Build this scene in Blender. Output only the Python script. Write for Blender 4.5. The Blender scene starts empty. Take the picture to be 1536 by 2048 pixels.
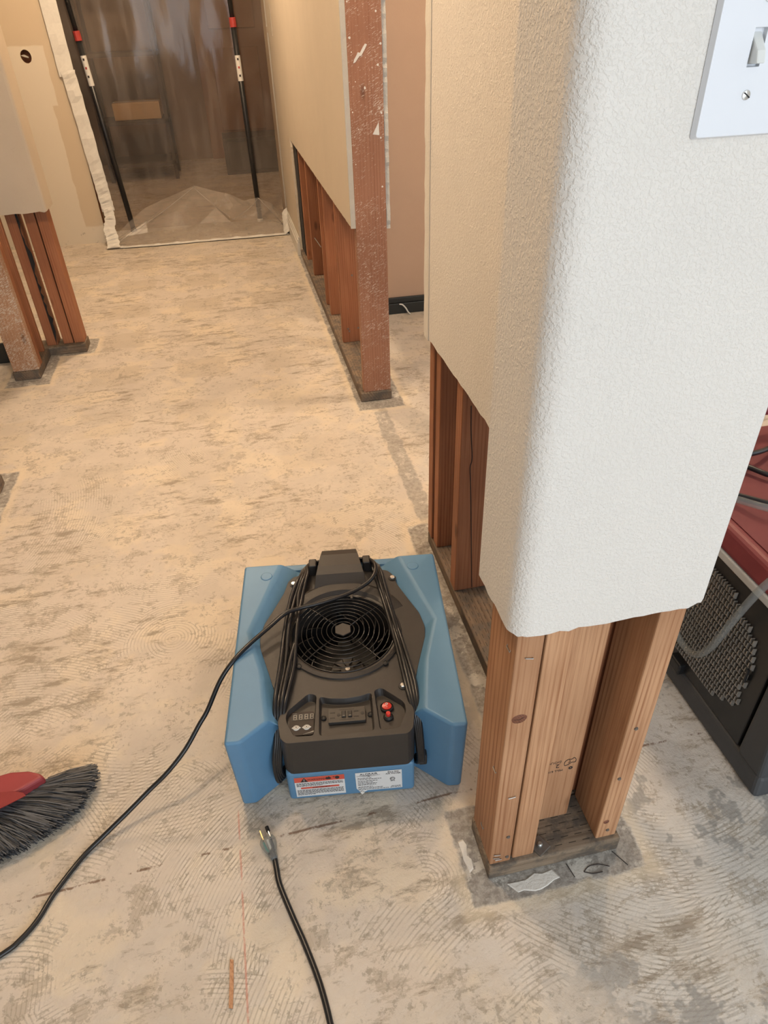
import bpy, bmesh, math, random
from mathutils import Vector, Matrix
random.seed(7)
S = bpy.context.scene
COL = S.collection

# ------------------------------------------------------------------ camera
cd = bpy.data.cameras.new('camera')
cam = bpy.data.objects.new('camera', cd); COL.objects.link(cam)
cd.sensor_fit = 'VERTICAL'; cd.sensor_height = 36.0; cd.lens = 24.257
cd.clip_start = 0.02; cd.clip_end = 60
cam.matrix_world = Matrix(((0.9773, 0.1470, -0.1524, 0.0),
                           (-0.2098, 0.5745, -0.7912, 0.0),
                           (-0.0288, 0.8052, 0.5923, 1.24),
                           (0, 0, 0, 1)))
S.camera = cam
# ------------------------------------------------------------------ world, light, exposure
S.view_settings.view_transform = 'Standard'
S.view_settings.look = 'None'
S.view_settings.gamma = 1.0
S.view_settings.exposure = 0.0
S.view_settings.use_curve_mapping = False
cy = S.cycles
cy.max_bounces = 7; cy.diffuse_bounces = 2; cy.glossy_bounces = 3; cy.transmission_bounces = 4; cy.transparent_max_bounces = 10
cy.use_adaptive_sampling = True; cy.adaptive_threshold = 0.025
cy.caustics_reflective = False; cy.caustics_refractive = False
W = bpy.data.worlds.new('world'); S.world = W; W.use_nodes = True
W.node_tree.nodes['Background'].inputs[0].default_value = (0.80, 0.90, 1.0, 1)
W.node_tree.nodes['Background'].inputs[1].default_value = 0.5

def area(name, loc, rot, sx, sy, energy, color, spread=180):
    l = bpy.data.lights.new(name, 'AREA'); l.shape = 'RECTANGLE'; l.size = sx; l.size_y = sy
    l.energy = energy; l.color = color; l.spread = math.radians(spread)
    o = bpy.data.objects.new(name, l); COL.objects.link(o); o.location = loc; o.rotation_euler = rot
    return o
# daylight through the big window of the room behind the camera, and an unseen opening in the side room
area('window_daylight', (0.55, -2.42, 1.45), (math.radians(90), 0, 0), 2.6, 1.7, 69, (0.84, 0.92, 1.0))
area('side_room_daylight', (2.85, 0.3, 1.3), (math.radians(90), 0, math.radians(90)), 1.6, 1.8, 11, (0.84, 0.93, 1.0))
WARM = (1.0, 0.745, 0.50)

# ------------------------------------------------------------------ mesh helpers
def link(name, me, mat=None, parent=None, smooth=False):
    o = bpy.data.objects.new(name, me); COL.objects.link(o)
    if mat is not None:
        me.materials.clear(); me.materials.append(mat)
    if smooth:
        for p in me.polygons: p.use_smooth = True
        if smooth == 'auto': me.set_sharp_from_angle(angle=math.radians(32))
    if parent is not None: o.parent = parent
    return o

class MB:
    def __init__(s): s.v = []; s.f = []
    def add(s, vs, fs):
        n = len(s.v); s.v += [tuple(v) for v in vs]; s.f += [tuple(i + n for i in f) for f in fs]; return s
    def box(s, x0, x1, y0, y1, z0, z1):
        return s.add([(x0,y0,z0),(x1,y0,z0),(x1,y1,z0),(x0,y1,z0),(x0,y0,z1),(x1,y0,z1),(x1,y1,z1),(x0,y1,z1)],
                     [(0,3,2,1),(4,5,6,7),(0,1,5,4),(1,2,6,5),(2,3,7,6),(3,0,4,7)])
    def prism(s, pts, z0, z1, top=None):
        n = len(pts); t = top or pts
        return s.add([(p[0],p[1],z0) for p in pts] + [(p[0],p[1],z1) for p in t],
                     [tuple(range(n-1,-1,-1)), tuple(range(n,2*n))] + [(i,(i+1)%n,n+(i+1)%n,n+i) for i in range(n)])
    def tube(s, pts, r, seg=8, closed=False, caps=True):
        pts = [Vector(p) for p in pts]; n = len(pts)
        rr = r if isinstance(r, (list, tuple)) else [r]*n
        vs = []; up = None
        for i in range(n):
            a = pts[i-1] if (i > 0 or closed) else pts[i]
            b = pts[(i+1) % n] if (i < n-1 or closed) else pts[i]
            d = (b-a).normalized()
            if up is None:
                up = d.orthogonal().normalized()
            up = (up - d*up.dot(d))
            up = up.normalized() if up.length > 1e-6 else d.orthogonal().normalized()
            w = d.cross(up)
            for k in range(seg):
                t = 2*math.pi*k/seg
                vs.append(pts[i] + (up*math.cos(t) + w*math.sin(t))*rr[i])
        fs = []
        m = n if closed else n-1
        for i in range(m):
            j = (i+1) % n
            for k in range(seg):
                fs.append((i*seg+k, i*seg+(k+1)%seg, j*seg+(k+1)%seg, j*seg+k))
        if caps and not closed:
            fs.append(tuple(range(seg-1,-1,-1))); fs.append(tuple((n-1)*seg+k for k in range(seg)))
        return s.add(vs, fs)
    def lathe(s, prof, c=(0,0,0), seg=24, axis='z'):
        n = len(prof); vs = []
        for k in range(seg):
            t = 2*math.pi*k/seg
            for r, h in prof:
                if axis == 'z': vs.append((c[0]+r*math.cos(t), c[1]+r*math.sin(t), c[2]+h))
                else: vs.append((c[0]+r*math.cos(t), c[1]-h, c[2]+r*math.sin(t)))
        fs = []
        for k in range(seg):
            for i in range(n-1):
                a = k*n+i; b = ((k+1)%seg)*n+i
                fs.append((a, b, b+1, a+1))
        if prof[0][0] > 1e-6 and prof[-1][0] > 1e-6:      # a ring: the profile closes on itself
            for k in range(seg): fs.append((k*n+n-1, ((k+1)%seg)*n+n-1, ((k+1)%seg)*n, k*n))
        return s.add(vs, fs)
    def mesh(s, name):
        me = bpy.data.meshes.new(name); me.from_pydata(s.v, [], s.f)
        bm = bmesh.new(); bm.from_mesh(me)
        bmesh.ops.recalc_face_normals(bm, faces=bm.faces[:]); bm.to_mesh(me); bm.free()
        return me
    def build(s, name, mat, parent=None, smooth=False, bevel=0, seg=2):
        o = link(name, s.mesh(name), mat, parent, smooth)
        if bevel:
            m = o.modifiers.new('bevel', 'BEVEL'); m.width = bevel; m.segments = seg; m.limit_method = 'ANGLE'; m.angle_limit = math.radians(28)
            m.harden_normals = False
        return o

def spline(pts, sub=6, closed=False):
    P = [Vector(p) for p in pts]; n = len(P); out = []
    for i in range(n if closed else n-1):
        if closed: p0, p1, p2, p3 = P[i-1], P[i], P[(i+1)%n], P[(i+2)%n]
        else: p0, p1, p2, p3 = P[max(i-1,0)], P[i], P[i+1], P[min(i+2,n-1)]
        for k in range(sub):
            t = k/sub
            out.append(0.5*((2*p1) + (p2-p0)*t + (2*p0-5*p1+4*p2-p3)*t*t + (3*p1-p0-3*p2+p3)*t**3))
    if not closed: out.append(P[-1])
    return out

def empty(name, loc=(0,0,0), rz=0):
    o = bpy.data.objects.new(name, None); COL.objects.link(o); o.location = loc; o.rotation_euler = (0,0,rz)
    o.empty_display_size = 0.1
    return o
def tag(o, label, cat, group=None, kind=None):
    o['label'] = label; o['category'] = cat
    if group: o['group'] = group
    if kind: o['kind'] = kind
    return o
def struct(o, label=None):
    o['kind'] = 'structure'
    if label: o['label'] = label
    return o
def text(s, size, loc, rot, mat, parent, name='lettering', ax='CENTER'):
    c = bpy.data.curves.new(name, 'FONT'); c.body = s; c.size = size; c.align_x = ax; c.align_y = 'CENTER'; c.extrude = 0.00015; c.resolution_u = 2
    tmp = bpy.data.objects.new('tmp_font', c); COL.objects.link(tmp)
    dg = bpy.context.evaluated_depsgraph_get(); me = bpy.data.meshes.new_from_object(tmp.evaluated_get(dg))
    bpy.data.objects.remove(tmp); bpy.data.curves.remove(c); me.name = name
    o = link(name, me, mat, parent); o.location = loc; o.rotation_euler = rot
    return o

# ------------------------------------------------------------------ material helpers
class NT:
    def __init__(s, name):
        s.m = bpy.data.materials.new(name); s.m.use_nodes = True
        s.t = s.m.node_tree; s.n = s.t.nodes; s.b = s.n['Principled BSDF']
    def new(s, typ, **kw):
        n = s.n.new(typ)
        for k, v in kw.items(): setattr(n, k, v)
        return n
    def set(s, sock, val):
        if isinstance(val, bpy.types.NodeSocket): s.t.links.new(val, sock)
        elif isinstance(val, (tuple, list)):
            sock.default_value = tuple(val) + ((1,) if len(val) == 3 and len(sock.default_value) == 4 else ())
        else: sock.default_value = val
    def math(s, op, a, b=0.0, c=0.0, clamp=False):
        n = s.new('ShaderNodeMath', operation=op, use_clamp=clamp)
        s.set(n.inputs[0], a); s.set(n.inputs[1], b); s.set(n.inputs[2], c); return n.outputs[0]
    def vmath(s, op, a, b=(0,0,0), out=0, scale=None):
        n = s.new('ShaderNodeVectorMath', operation=op); s.set(n.inputs[0], a); s.set(n.inputs[1], b)
        if scale is not None: s.set(n.inputs['Scale'], scale)
        return n.outputs[out]
    def noise(s, vec, scale, detail=3.0, rough=0.5, dist=0.0, out=0, lac=2.0):
        n = s.new('ShaderNodeTexNoise'); s.set(n.inputs['Vector'], vec)
        for k, v in (('Scale', scale), ('Detail', detail), ('Roughness', rough), ('Distortion', dist), ('Lacunarity', lac)): s.set(n.inputs[k], v)
        return n.outputs[out]
    def mr(s, v, a, b, c=0.0, d=1.0):
        n = s.new('ShaderNodeMapRange'); n.interpolation_type = 'SMOOTHSTEP'
        s.set(n.inputs[0], v); s.set(n.inputs[1], a); s.set(n.inputs[2], b); s.set(n.inputs[3], c); s.set(n.inputs[4], d)
        return n.outputs[0]
    def mix(s, f, a, b, mode='MIX'):
        n = s.new('ShaderNodeMix', data_type='RGBA', blend_type=mode)
        s.set(n.inputs[0], f); s.set(n.inputs[6], a); s.set(n.inputs[7], b); return n.outputs[2]
    def mapping(s, vec, scale=(1,1,1), rot=(0,0,0), loc=(0,0,0)):
        n = s.new('ShaderNodeMapping'); s.set(n.inputs[0], vec); n.inputs[1].default_value = loc; n.inputs[2].default_value = rot; n.inputs[3].default_value = scale
        return n.outputs[0]
    def coord(s, w='Object'): return s.new('ShaderNodeTexCoord').outputs[w]
    def pos(s): return s.new('ShaderNodeNewGeometry').outputs['Position']
    def sep(s, v):
        n = s.new('ShaderNodeSeparateXYZ'); s.set(n.inputs[0], v); return n.outputs
    def comb(s, x, y, z):
        n = s.new('ShaderNodeCombineXYZ'); s.set(n.inputs[0], x); s.set(n.inputs[1], y); s.set(n.inputs[2], z); return n.outputs[0]
    def rnd(s): return s.new('ShaderNodeObjectInfo').outputs['Random']
    def bump(s, h, strength=0.3, dist=0.002, normal=None):
        n = s.new('ShaderNodeBump'); s.set(n.inputs['Height'], h); n.inputs['Strength'].default_value = strength; n.inputs['Distance'].default_value = dist
        if normal is not None: s.set(n.inputs['Normal'], normal)
        s.set(s.b.inputs['Normal'], n.outputs[0]); return n.outputs[0]
    def out(s, color=None, rough=None, metal=None, spec=None):
        if color is not None: s.set(s.b.inputs['Base Color'], color)
        if rough is not None: s.set(s.b.inputs['Roughness'], rough)
        if metal is not None: s.set(s.b.inputs['Metallic'], metal)
        if spec is not None: s.set(s.b.inputs['Specular IOR Level'], spec)
        return s.m

def plain(name, col, rough=0.5, metal=0.0, spec=0.5, var=0.08, scale=40, bump=0.0):
    t = NT(name); p = t.coord()
    n = t.noise(p, scale, 3, 0.6)
    c = t.mix(n, tuple(x*(1-var) for x in col), tuple(min(1, x*(1+var)) for x in col))
    if bump: t.bump(t.noise(p, scale*12, 2), bump, 0.0006)
    return t.out(c, rough, metal, spec)

def wood(name, dark, light, axis='z', ring=26.0, rough=0.62, dirt=0.0, dirtcol=(0.10,0.085,0.07), paint=0.0, paintcol=(0.70,0.62,0.52), incise=False):
    t = NT(name); p = t.coord(); r = t.rnd()
    off = t.comb(t.math('MULTIPLY', r, 7.3), t.math('MULTIPLY', r, 13.1), t.math('MULTIPLY', r, 5.7))
    q = t.vmath('ADD', p, off)
    st = {'x': (0.06, 1, 1), 'y': (1, 0.06, 1), 'z': (1, 1, 0.06)}[axis]
    g = t.mapping(q, st)
    warp = t.noise(g, 6.0, 2, 0.5)
    # growth rings: bands across the section, bent by a slow noise
    sx = t.sep(g)
    across = {'x': t.math('ADD', sx[1], t.math('MULTIPLY', sx[2], 0.6)), 'y': t.math('ADD', sx[0], t.math('MULTIPLY', sx[2], 0.6)), 'z': t.math('ADD', sx[0], t.math('MULTIPLY', sx[1], 0.7))}[axis]
    ph = t.math('ADD', t.math('MULTIPLY', across, ring*6.28), t.math('MULTIPLY', warp, 34.0))
    band = t.math('MULTIPLY_ADD', t.math('SINE', ph), 0.5, 0.5)
    band = t.math('POWER', band, 2.5)
    fine = t.noise(t.mapping(q, tuple(0.02 if v < 0.5 else 1 for v in st)), 260, 3, 0.65)
    f = t.math('ADD', t.math('MULTIPLY', band, t.mr(t.noise(g, 9, 2), 0.35, 0.65, 0.10, 0.42)), t.math('MULTIPLY', t.mr(fine, 0.3, 0.7), 0.42))
    col = t.mix(t.mr(f, 0.05, 0.85), light, dark)
    # slow colour drift along the board, and from board to board
    col = t.mix(t.mr(t.noise(q, 3.2, 2), 0.35, 0.7, 0, 0.45), col, tuple(x*0.68 for x in dark))
    col = t.mix(t.math('MULTIPLY', r, 0.30), col, tuple(x*0.8 for x in dark))
    # knots
    vo = t.new('ShaderNodeTexVoronoi'); t.set(vo.inputs['Vector'], t.mapping(q, tuple(0.35 if v < 0.5 else 1 for v in st))); vo.inputs['Scale'].default_value = 11.0
    k = t.mr(vo.outputs['Distance'], 0.04, 0.13, 1, 0)
    col = t.mix(t.math('MULTIPLY', k, 0.8), col, tuple(x*0.38 for x in dark))
    if dirt:
        d = t.mr(t.noise(q, 22, 5, 0.7), 0.62-0.35*dirt, 0.62, 0, 0.9)
        col = t.mix(d, col, dirtcol)
    if incise:   # the rows of short slits in pressure-treated timber
        pc = t.sep(p); u_, v_ = (pc[0], pc[1]) if axis == 'x' else (pc[1], pc[0])
        rw = t.math('DIVIDE', v_, 0.0125); row = t.math('FLOOR', rw)
        dash = t.math('FRACT', t.math('ADD', t.math('DIVIDE', u_, 0.026), t.math('MULTIPLY', row, 0.371)))
        sl = t.math('MULTIPLY', t.math('LESS_THAN', t.math('FRACT', rw), 0.13), t.math('MULTIPLY', t.math('LESS_THAN', dash, 0.52), t.math('GREATER_THAN', t.sep(t.new('ShaderNodeNewGeometry').outputs['Normal'])[2], 0.6)))
        col = t.mix(t.math('MULTIPLY', sl, 0.8), col, (0.03,0.025,0.02))
    if paint:
        dq = t.mapping(p, (1,1,1), (0, math.radians(28), 0))
        n1 = t.noise(t.mapping(dq, (30, 60, 190)), 3.2, 3, 0.7)
        n2 = t.noise(p, 9, 3, 0.6)
        m = t.mr(t.math('ADD', n1, t.math('MULTIPLY', t.math('SUBTRACT', n2, 0.5), 0.35)), 0.70-0.07*paint, 0.74-0.07*paint)
        col = t.mix(t.math('MULTIPLY', m, 0.85), col, paintcol)
    t.bump(f, 0.22, 0.0008)
    return t.out(col, rough, 0, 0.3)

def drywall(name, col, tex=1.0, scale=170, rough=0.85, stain=0.06):
    t = NT(name); p = t.pos()
    n = t.noise(p, scale, 3, 0.55)
    kn = t.mr(n, 0.42, 0.62)
    big = t.noise(p, 5, 3, 0.6)
    c = t.mix(big, tuple(x*(1-stain) for x in col), tuple(min(1, x*(1+stain)) for x in col))
    sp = t.mr(t.noise(p, 95, 2, 0.5), 0.69, 0.75)
    c = t.mix(t.math('MULTIPLY', sp, 0.10), c, tuple(x*0.55 for x in col))
    h = t.math('ADD', kn, t.math('MULTIPLY', t.noise(p, scale*0.35, 2), 0.8))
    t.bump(h, 0.42*tex, 0.0018)
    return t.out(c, rough, 0, 0.3)

# ------------------------------------------------------------------ floor material: scraped thin-set over a concrete slab
def floor_material():
    t = NT('scraped_slab'); P = t.pos(); s = t.sep(P)
    P2 = t.comb(s[0], s[1], 0.0)
    big = t.noise(P2, 1.7, 3, 0.55); mid = t.noise(P2, 7, 4, 0.62); finen = t.noise(P2, 70, 3, 0.72)
    base = t.mix(t.mr(mid, 0.35, 0.65), (0.66,0.575,0.475), (0.575,0.505,0.425))
    base = t.mix(t.mr(big, 0.42, 0.60, 0, 0.75), base, (0.615,0.54,0.46))
    yel = t.mr(t.noise(t.vmath('ADD', P2, (4.2, 1.7, 0)), 5.5, 3, 0.6), 0.50, 0.60)
    base = t.mix(t.math('MULTIPLY', yel, 0.55), base, (0.72,0.61,0.455))
    # smooth darker ghosts of the old tiles, on a grid
    gx = t.math('SUBTRACT', t.math('FRACT', t.math('MULTIPLY', t.math('ADD', s[0], 5.13), 2.75)), 0.5)
    gy = t.math('SUBTRACT', t.math('FRACT', t.math('MULTIPLY', t.math('ADD', s[1], 5.08), 2.45)), 0.5)
    wob = t.math('MULTIPLY', t.math('SUBTRACT', mid, 0.5), 0.30)
    tm = t.math('MULTIPLY', t.mr(t.math('ADD', t.math('ABSOLUTE', gx), wob), 0.26, 0.30, 1, 0), t.mr(t.math('ADD', t.math('ABSOLUTE', gy), wob), 0.22, 0.26, 1, 0))
    tm = t.math('MULTIPLY', tm, t.mr(big, 0.36, 0.46))
    base = t.mix(t.math('MULTIPLY', tm, t.mr(s[1], 1.6, 3.2, 0.20, 0.55)), base, (0.50,0.425,0.33))
    # the slab is greyer in the side room and in front of the column
    greyz = t.math('MULTIPLY', t.mr(t.math('ADD', s[0], t.math('MULTIPLY', t.math('SUBTRACT', mid, 0.5), 0.7)), 0.10, 0.62), t.mr(s[1], 1.0, 2.0, 1, 0.35))
    base = t.mix(t.math('MULTIPLY', greyz, 0.75), base, t.mix(t.mr(mid, 0.35, 0.65), (0.50,0.48,0.445), (0.64,0.615,0.57)))
    # trowel combs: arcs round a centre of their own in each patch
    ragged = t.noise(P2, 13, 5, 0.74)
    def combs(scale, period, seed, lo):
        vo = t.new('ShaderNodeTexVoronoi', voronoi_dimensions='2D'); Q = t.vmath('ADD', P2, (seed, seed*1.7, 0)); t.set(vo.inputs['Vector'], Q)
        vo.inputs['Scale'].default_value = scale
        jit = t.vmath('SCALE', t.vmath('SUBTRACT', vo.outputs['Color'], (0.5,0.5,0.5)), scale=2.2/scale)
        cen = t.vmath('ADD', vo.outputs['Position'], jit)
        d = t.vmath('DISTANCE', Q, t.vmath('MULTIPLY', cen, (1,1,0)), out=1)
        d = t.math('ADD', d, t.math('MULTIPLY', mid, 0.010))
        w = t.math('SINE', t.math('MULTIPLY', d, 6.2832/period))
        reg = t.math('ADD', t.noise(Q, 3.6, 1, 0.5), t.math('MULTIPLY', t.math('SUBTRACT', ragged, 0.5), 0.55))
        return t.math('MULTIPLY', t.math('MULTIPLY', t.mr(w, 0.15, 0.95, -0.35, 1.0), t.mr(ragged, 0.36, 0.55, 0.35, 1.0)), t.mr(reg, lo, lo+0.06))
    c1 = combs(2.3, 0.0080, 1.3, 0.525); c2 = combs(3.2, 0.0070, 7.9, 0.55)
    near = t.mr(s[1], 1.4, 2.8, 1, 0.25)
    comb = t.math('MULTIPLY', t.math('ADD', c1, c2), near)
    base = t.mix(t.math('MULTIPLY', comb, 0.44, clamp=True), base, (0.315,0.275,0.215))
    base = t.mix(t.math('MULTIPLY', comb, -0.55, clamp=True), base, (0.82,0.76,0.67))
    # scrapes: ragged flakes torn out mostly across the hall
    rotd = t.mapping(P2, (2.0, 6.5, 1), (0, 0, math.radians(-14)))
    sc = t.noise(rotd, 4.2, 6, 0.76)
    where = t.mr(t.noise(P2, 2.1, 2), 0.38, 0.62, 0.095, -0.020)
    scd = t.math('SUBTRACT', sc, t.math('ADD', where, 0.525))
    scm = t.mr(scd, 0.0, 0.030)
    base = t.mix(t.math('MULTIPLY', scm, 0.42), base, (0.37,0.305,0.225))
    base = t.mix(t.math('MULTIPLY', t.mr(scd, 0.055, 0.085), 0.6), base, (0.235,0.185,0.130))
    rgd = t.math('MULTIPLY', t.mr(ragged, 0.550, 0.585), t.mr(big, 0.40, 0.54))
    base = t.mix(t.math('MULTIPLY', rgd, 0.52), base, (0.38,0.32,0.245))
    speck = t.math('MULTIPLY', t.mr(finen, 0.53, 0.59), t.mr(ragged, 0.44, 0.56))
    base = t.mix(t.math('MULTIPLY', speck, 0.62), base, (0.33,0.28,0.215))
    # dark grey blotches of bare concrete
    blot = t.mr(t.noise(t.vmath('ADD', P2, (2.1, 6.0, 0)), 5.0, 5, 0.74), 0.545, 0.585)
    base = t.mix(t.math('MULTIPLY', blot, t.mr(greyz, 0.0, 1.0, 0.06, 0.72)), base, (0.29,0.275,0.25))
    # bare concrete strips where the plates and the old tile edge were
    def boxd(cx, cy, hx, hy):
        a = t.math('SUBTRACT', t.math('ABSOLUTE', t.math('SUBTRACT', s[0], cx)), hx)
        b = t.math('SUBTRACT', t.math('ABSOLUTE', t.math('SUBTRACT', s[1], cy)), hy)
        return t.math('MAXIMUM', a, b)
    D = None
    for a in ((0.390, 0.597, 0.122, 0.050), (0.452, 1.08, 0.045, 0.45), (0.455, 3.4, 0.050, 1.05),
              (-0.94, 3.05, 0.05, 0.12), (-0.84, 3.27, 0.10, 0.05), (-1.03, 1.7, 0.16, 0.45)):
        d = boxd(*a); D = d if D is None else t.math('MINIMUM', D, d)
    edge = t.math('ADD', D, t.math('MULTIPLY', t.math('SUBTRACT', ragged, 0.5), 0.035))
    bm = t.mr(edge, 0.034, 0.042, 1, 0)
    ghost = t.mr(t.math('ADD', boxd(0.44, 1.95, 0.022, 0.45), t.math('MULTIPLY', t.math('SUBTRACT', ragged, 0.5), 0.05)), 0.0, 0.008, 0.75, 0)
    bm = t.math('MAXIMUM', bm, ghost)
    conc = t.mix(t.mr(finen, 0.35, 0.65), (0.24,0.215,0.185), (0.40,0.365,0.32))
    conc = t.mix(t.mr(ragged, 0.53, 0.59, 0, 0.8), conc, (0.60,0.56,0.49))
    base = t.mix(bm, base, conc)
    rim = t.math('MULTIPLY', t.mr(edge, 0.036, 0.044), t.mr(edge, 0.048, 0.075, 1, 0))
    base = t.mix(t.math('MULTIPLY', rim, 0.45), base, (0.76,0.64,0.46))
    # saw joint across the slab, a crack and the red chalk line
    wn = t.math('MULTIPLY', t.math('SUBTRACT', mid, 0.5), 0.012)
    jy = t.math('ABSOLUTE', t.math('SUBTRACT', t.math('ADD', s[1], wn), t.math('MULTIPLY_ADD', s[0], 0.030, 0.712)))
    jm = t.math('MULTIPLY', t.mr(jy, 0.0012, 0.0034, 1, 0), t.mr(ragged, 0.48, 0.54))
    base = t.mix(t.math('MULTIPLY', jm, 0.8), base, (0.16,0.085,0.05))
    cx = t.math('ABSOLUTE', t.math('SUBTRACT', t.math('ADD', s[0], t.math('MULTIPLY', wn, 0.3)), -0.156))
    cm = t.math('MULTIPLY', t.mr(cx, 0.0008, 0.0024, 1, 0), t.math('MULTIPLY', t.mr(s[1], 0.76, 0.80, 1, 0), t.mr(ragged, 0.42, 0.5)))
    base = t.mix(t.math('MULTIPLY', cm, 0.6), base, (0.55,0.20,0.14))
    t.bump(t.noise(P2, 34, 4, 0.72), 0.6, 0.005)
    return t.out(base, t.mr(mid, 0.3, 0.7, 0.62, 0.85), 0, 0.35)

M = {}
M['floor'] = floor_material()
M['wall_cream'] = drywall('cream_knockdown_paint', (0.79,0.745,0.685), 1.0, 260)
M['wall_hall'] = drywall('tan_hall_paint', (0.64,0.55,0.43), 0.30, 240)
M['wall_left'] = drywall('grey_beige_paint', (0.56,0.465,0.35), 0.35, 240)
M['wall_side'] = drywall('rose_brown_paint', (0.55,0.37,0.255), 0.15, 240)
M['ceiling'] = drywall('white_ceiling_paint', (0.78,0.77,0.74), 0.5)
M['gypsum'] = drywall('raw_gypsum_edge', (0.58,0.54,0.47), 1.0, 320)
M['wood_near'] = wood('fir_stud_orange', (0.33,0.138,0.060), (0.64,0.365,0.20), 'z', 115)
M['wood_red'] = wood('fir_stud_red_brown', (0.25,0.085,0.036), (0.44,0.185,0.088), 'z', 115)
M['wood_jamb'] = wood('fir_jamb_scuffed', (0.29,0.125,0.068), (0.41,0.20,0.12), 'z', 95, paint=1.25)
M['wood_post_paint'] = wood('fir_post_painted', (0.34,0.17,0.09), (0.50,0.29,0.17), 'z', 95, paint=2.2, paintcol=(0.62,0.56,0.47))
M['plate_x'] = wood('treated_plate_x', (0.10,0.062,0.038), (0.30,0.225,0.155), 'x', 100, 0.75, dirt=0.6, incise=True)
M['plate_y'] = wood('treated_plate_y', (0.11,0.066,0.040), (0.29,0.215,0.15), 'y', 100, 0.75, dirt=0.6, incise=True)
M['black_paint'] = plain('black_baseboard_paint', (0.018,0.020,0.019), 0.4)
M['white_paint'] = plain('white_trim_paint', (0.70,0.66,0.58), 0.5)
M['steel'] = plain('galvanised_steel', (0.42,0.42,0.40), 0.45, 0.9)
M['rust_steel'] = plain('dull_bolt_steel', (0.20,0.18,0.16), 0.55, 0.7, var=0.4, scale=90)
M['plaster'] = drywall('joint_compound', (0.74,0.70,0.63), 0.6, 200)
M['cavity'] = plain('shade_and_paper_black', (0.012,0.011,0.011), 0.9)  # near-black for wall cavity shade, wood cracks and torn paper

# ------------------------------------------------------------------ the shell of the place
FL = struct(MB().box(-2.6, 3.0, -2.6, 8.6, -0.12, 0.0).build('floor', M['floor']), 'scraped concrete slab with trowelled thin-set remains')
CZ = 2.44
struct(MB().box(-2.6, 3.0, -2.6, 8.6, CZ, CZ+0.1).build('ceiling', M['ceiling']))
# room behind the camera: one wide window
wb = MB(); wb.box(-2.6, -0.8, -2.6, -2.48, 0, CZ); wb.box(1.9, 3.0, -2.6, -2.48, 0, CZ); wb.box(-0.8, 1.9, -2.6, -2.48, 0, 0.55); wb.box(-0.8, 1.9, -2.6, -2.48, 2.35, CZ)
struct(wb.build('wall_back', M['wall_cream']))
we = MB(); we.box(3.0, 3.12, -2.6, -0.6, 0, CZ); we.box(3.0, 3.12, 1.2, 8.6, 0, CZ); we.box(3.0, 3.12, -0.6, 1.2, 2.2, CZ)
struct(we.build('wall_east', M['wall_cream']))
struct(MB().box(-2.72, -2.6, -2.6, 8.6, 0, CZ).build('wall_west', M['wall_hall']))

def jagged(pts, amp, seed):   # roughened copy of a polyline of (a, b)
    rr = random.Random(seed); out = []
    for (a, b), (c, d) in zip(pts[:-1], pts[1:]):
        L = math.hypot(c-a, d-b); n = max(1, int(L/0.012))
        for i in range(n):
            u = i/n; out.append((a+(c-a)*u + (rr.uniform(-amp, amp) if i else 0), b+(d-b)*u + (rr.uniform(-amp, amp) if i else 0)))
    out.append(pts[-1]); return out

def sheet(plan, thick, zcut, ztop, seed, amp=0.0025):
    """Drywall along an open plan polyline (left side = outside face), cut roughly at zcut."""
    rr = random.Random(seed); n = len(plan); P = [Vector((x, y)) for x, y in plan]
    inn = []
    for i in range(n):
        d = (P[min(i+1,n-1)] - P[max(i-1,0)]).normalized()
        inn.append(P[i] + Vector((-d.y, d.x))*thick)
    zc = zcut if callable(zcut) else (lambda i: zcut)
    b = MB(); vs = []; fs = []
    for i in range(n):
        z = zc(i) + rr.uniform(-amp, amp)
        vs += [(P[i].x, P[i].y, z), (inn[i].x, inn[i].y, z - rr.uniform(0, 0.003)), (P[i].x, P[i].y, ztop), (inn[i].x, inn[i].y, ztop)]
    for i in range(n-1):
        a = 4*i; c = a+4
        fs += [(a, c, c+2, a+2), (a+1, a+3, c+3, c+1), (a, a+1, c+1, c), (a+2, c+2, c+3, a+3)]
    fs += [(0, 2, 3, 1), (4*n-4, 4*n-3, 4*n-1, 4*n-2)]
    return b.add(vs, fs)

def seg(a, b, n):
    return [(a[0]+(b[0]-a[0])*i/n, a[1]+(b[1]-a[1])*i/n) for i in range(n)]
def arc(cx, cy, r, a0, a1, n):
    return [(cx+r*math.cos(math.radians(a0+(a1-a0)*i/n)), cy+r*math.sin(math.radians(a0+(a1-a0)*i/n))) for i in range(n+1)]

def board(name, x0, x1, y0, y1, z0, z1, mat, parent, bevel=0.0025, lean=(0,0)):
    """A timber with its own origin at its base."""
    cx, cy = (x0+x1)/2, (y0+y1)/2
    b = MB().box(x0-cx, x1-cx, y0-cy, y1-cy, 0, z1-z0)
    b.v = [(v[0]+(lean[0] if v[2] > 0.01 else 0), v[1]+(lean[1] if v[2] > 0.01 else 0), v[2]) for v in b.v]
    o = b.build(name, mat, parent, bevel=bevel); o.location = (cx, cy, z0)
    return o

def nail(parent, loc, axis='y', r=0.0035):
    b = MB().lathe([(0.0, -0.0006), (r, -0.0006), (r*0.9, 0.0012), (0.0, 0.0016)], seg=8, axis='z' if axis == 'z' else 'y')
    o = b.build('nail_head', M['rust_steel'], parent); o.location = loc
    if axis == 'x': o.rotation_euler = (0, 0, -math.pi/2)
    return o
def staple(parent, loc, ang, face='y', L=0.011):
    b = MB().tube([(-L/2, 0.003, 0), (-L/2, -0.0016, 0), (L/2, -0.0016, 0), (L/2, 0.003, 0)], 0.0008, 5)
    o = b.build('staple', M['steel'], parent); o.location = loc
    o.rotation_euler = (0, ang, 0) if face == 'y' else (ang, 0, -math.pi/2)
    return o

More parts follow.
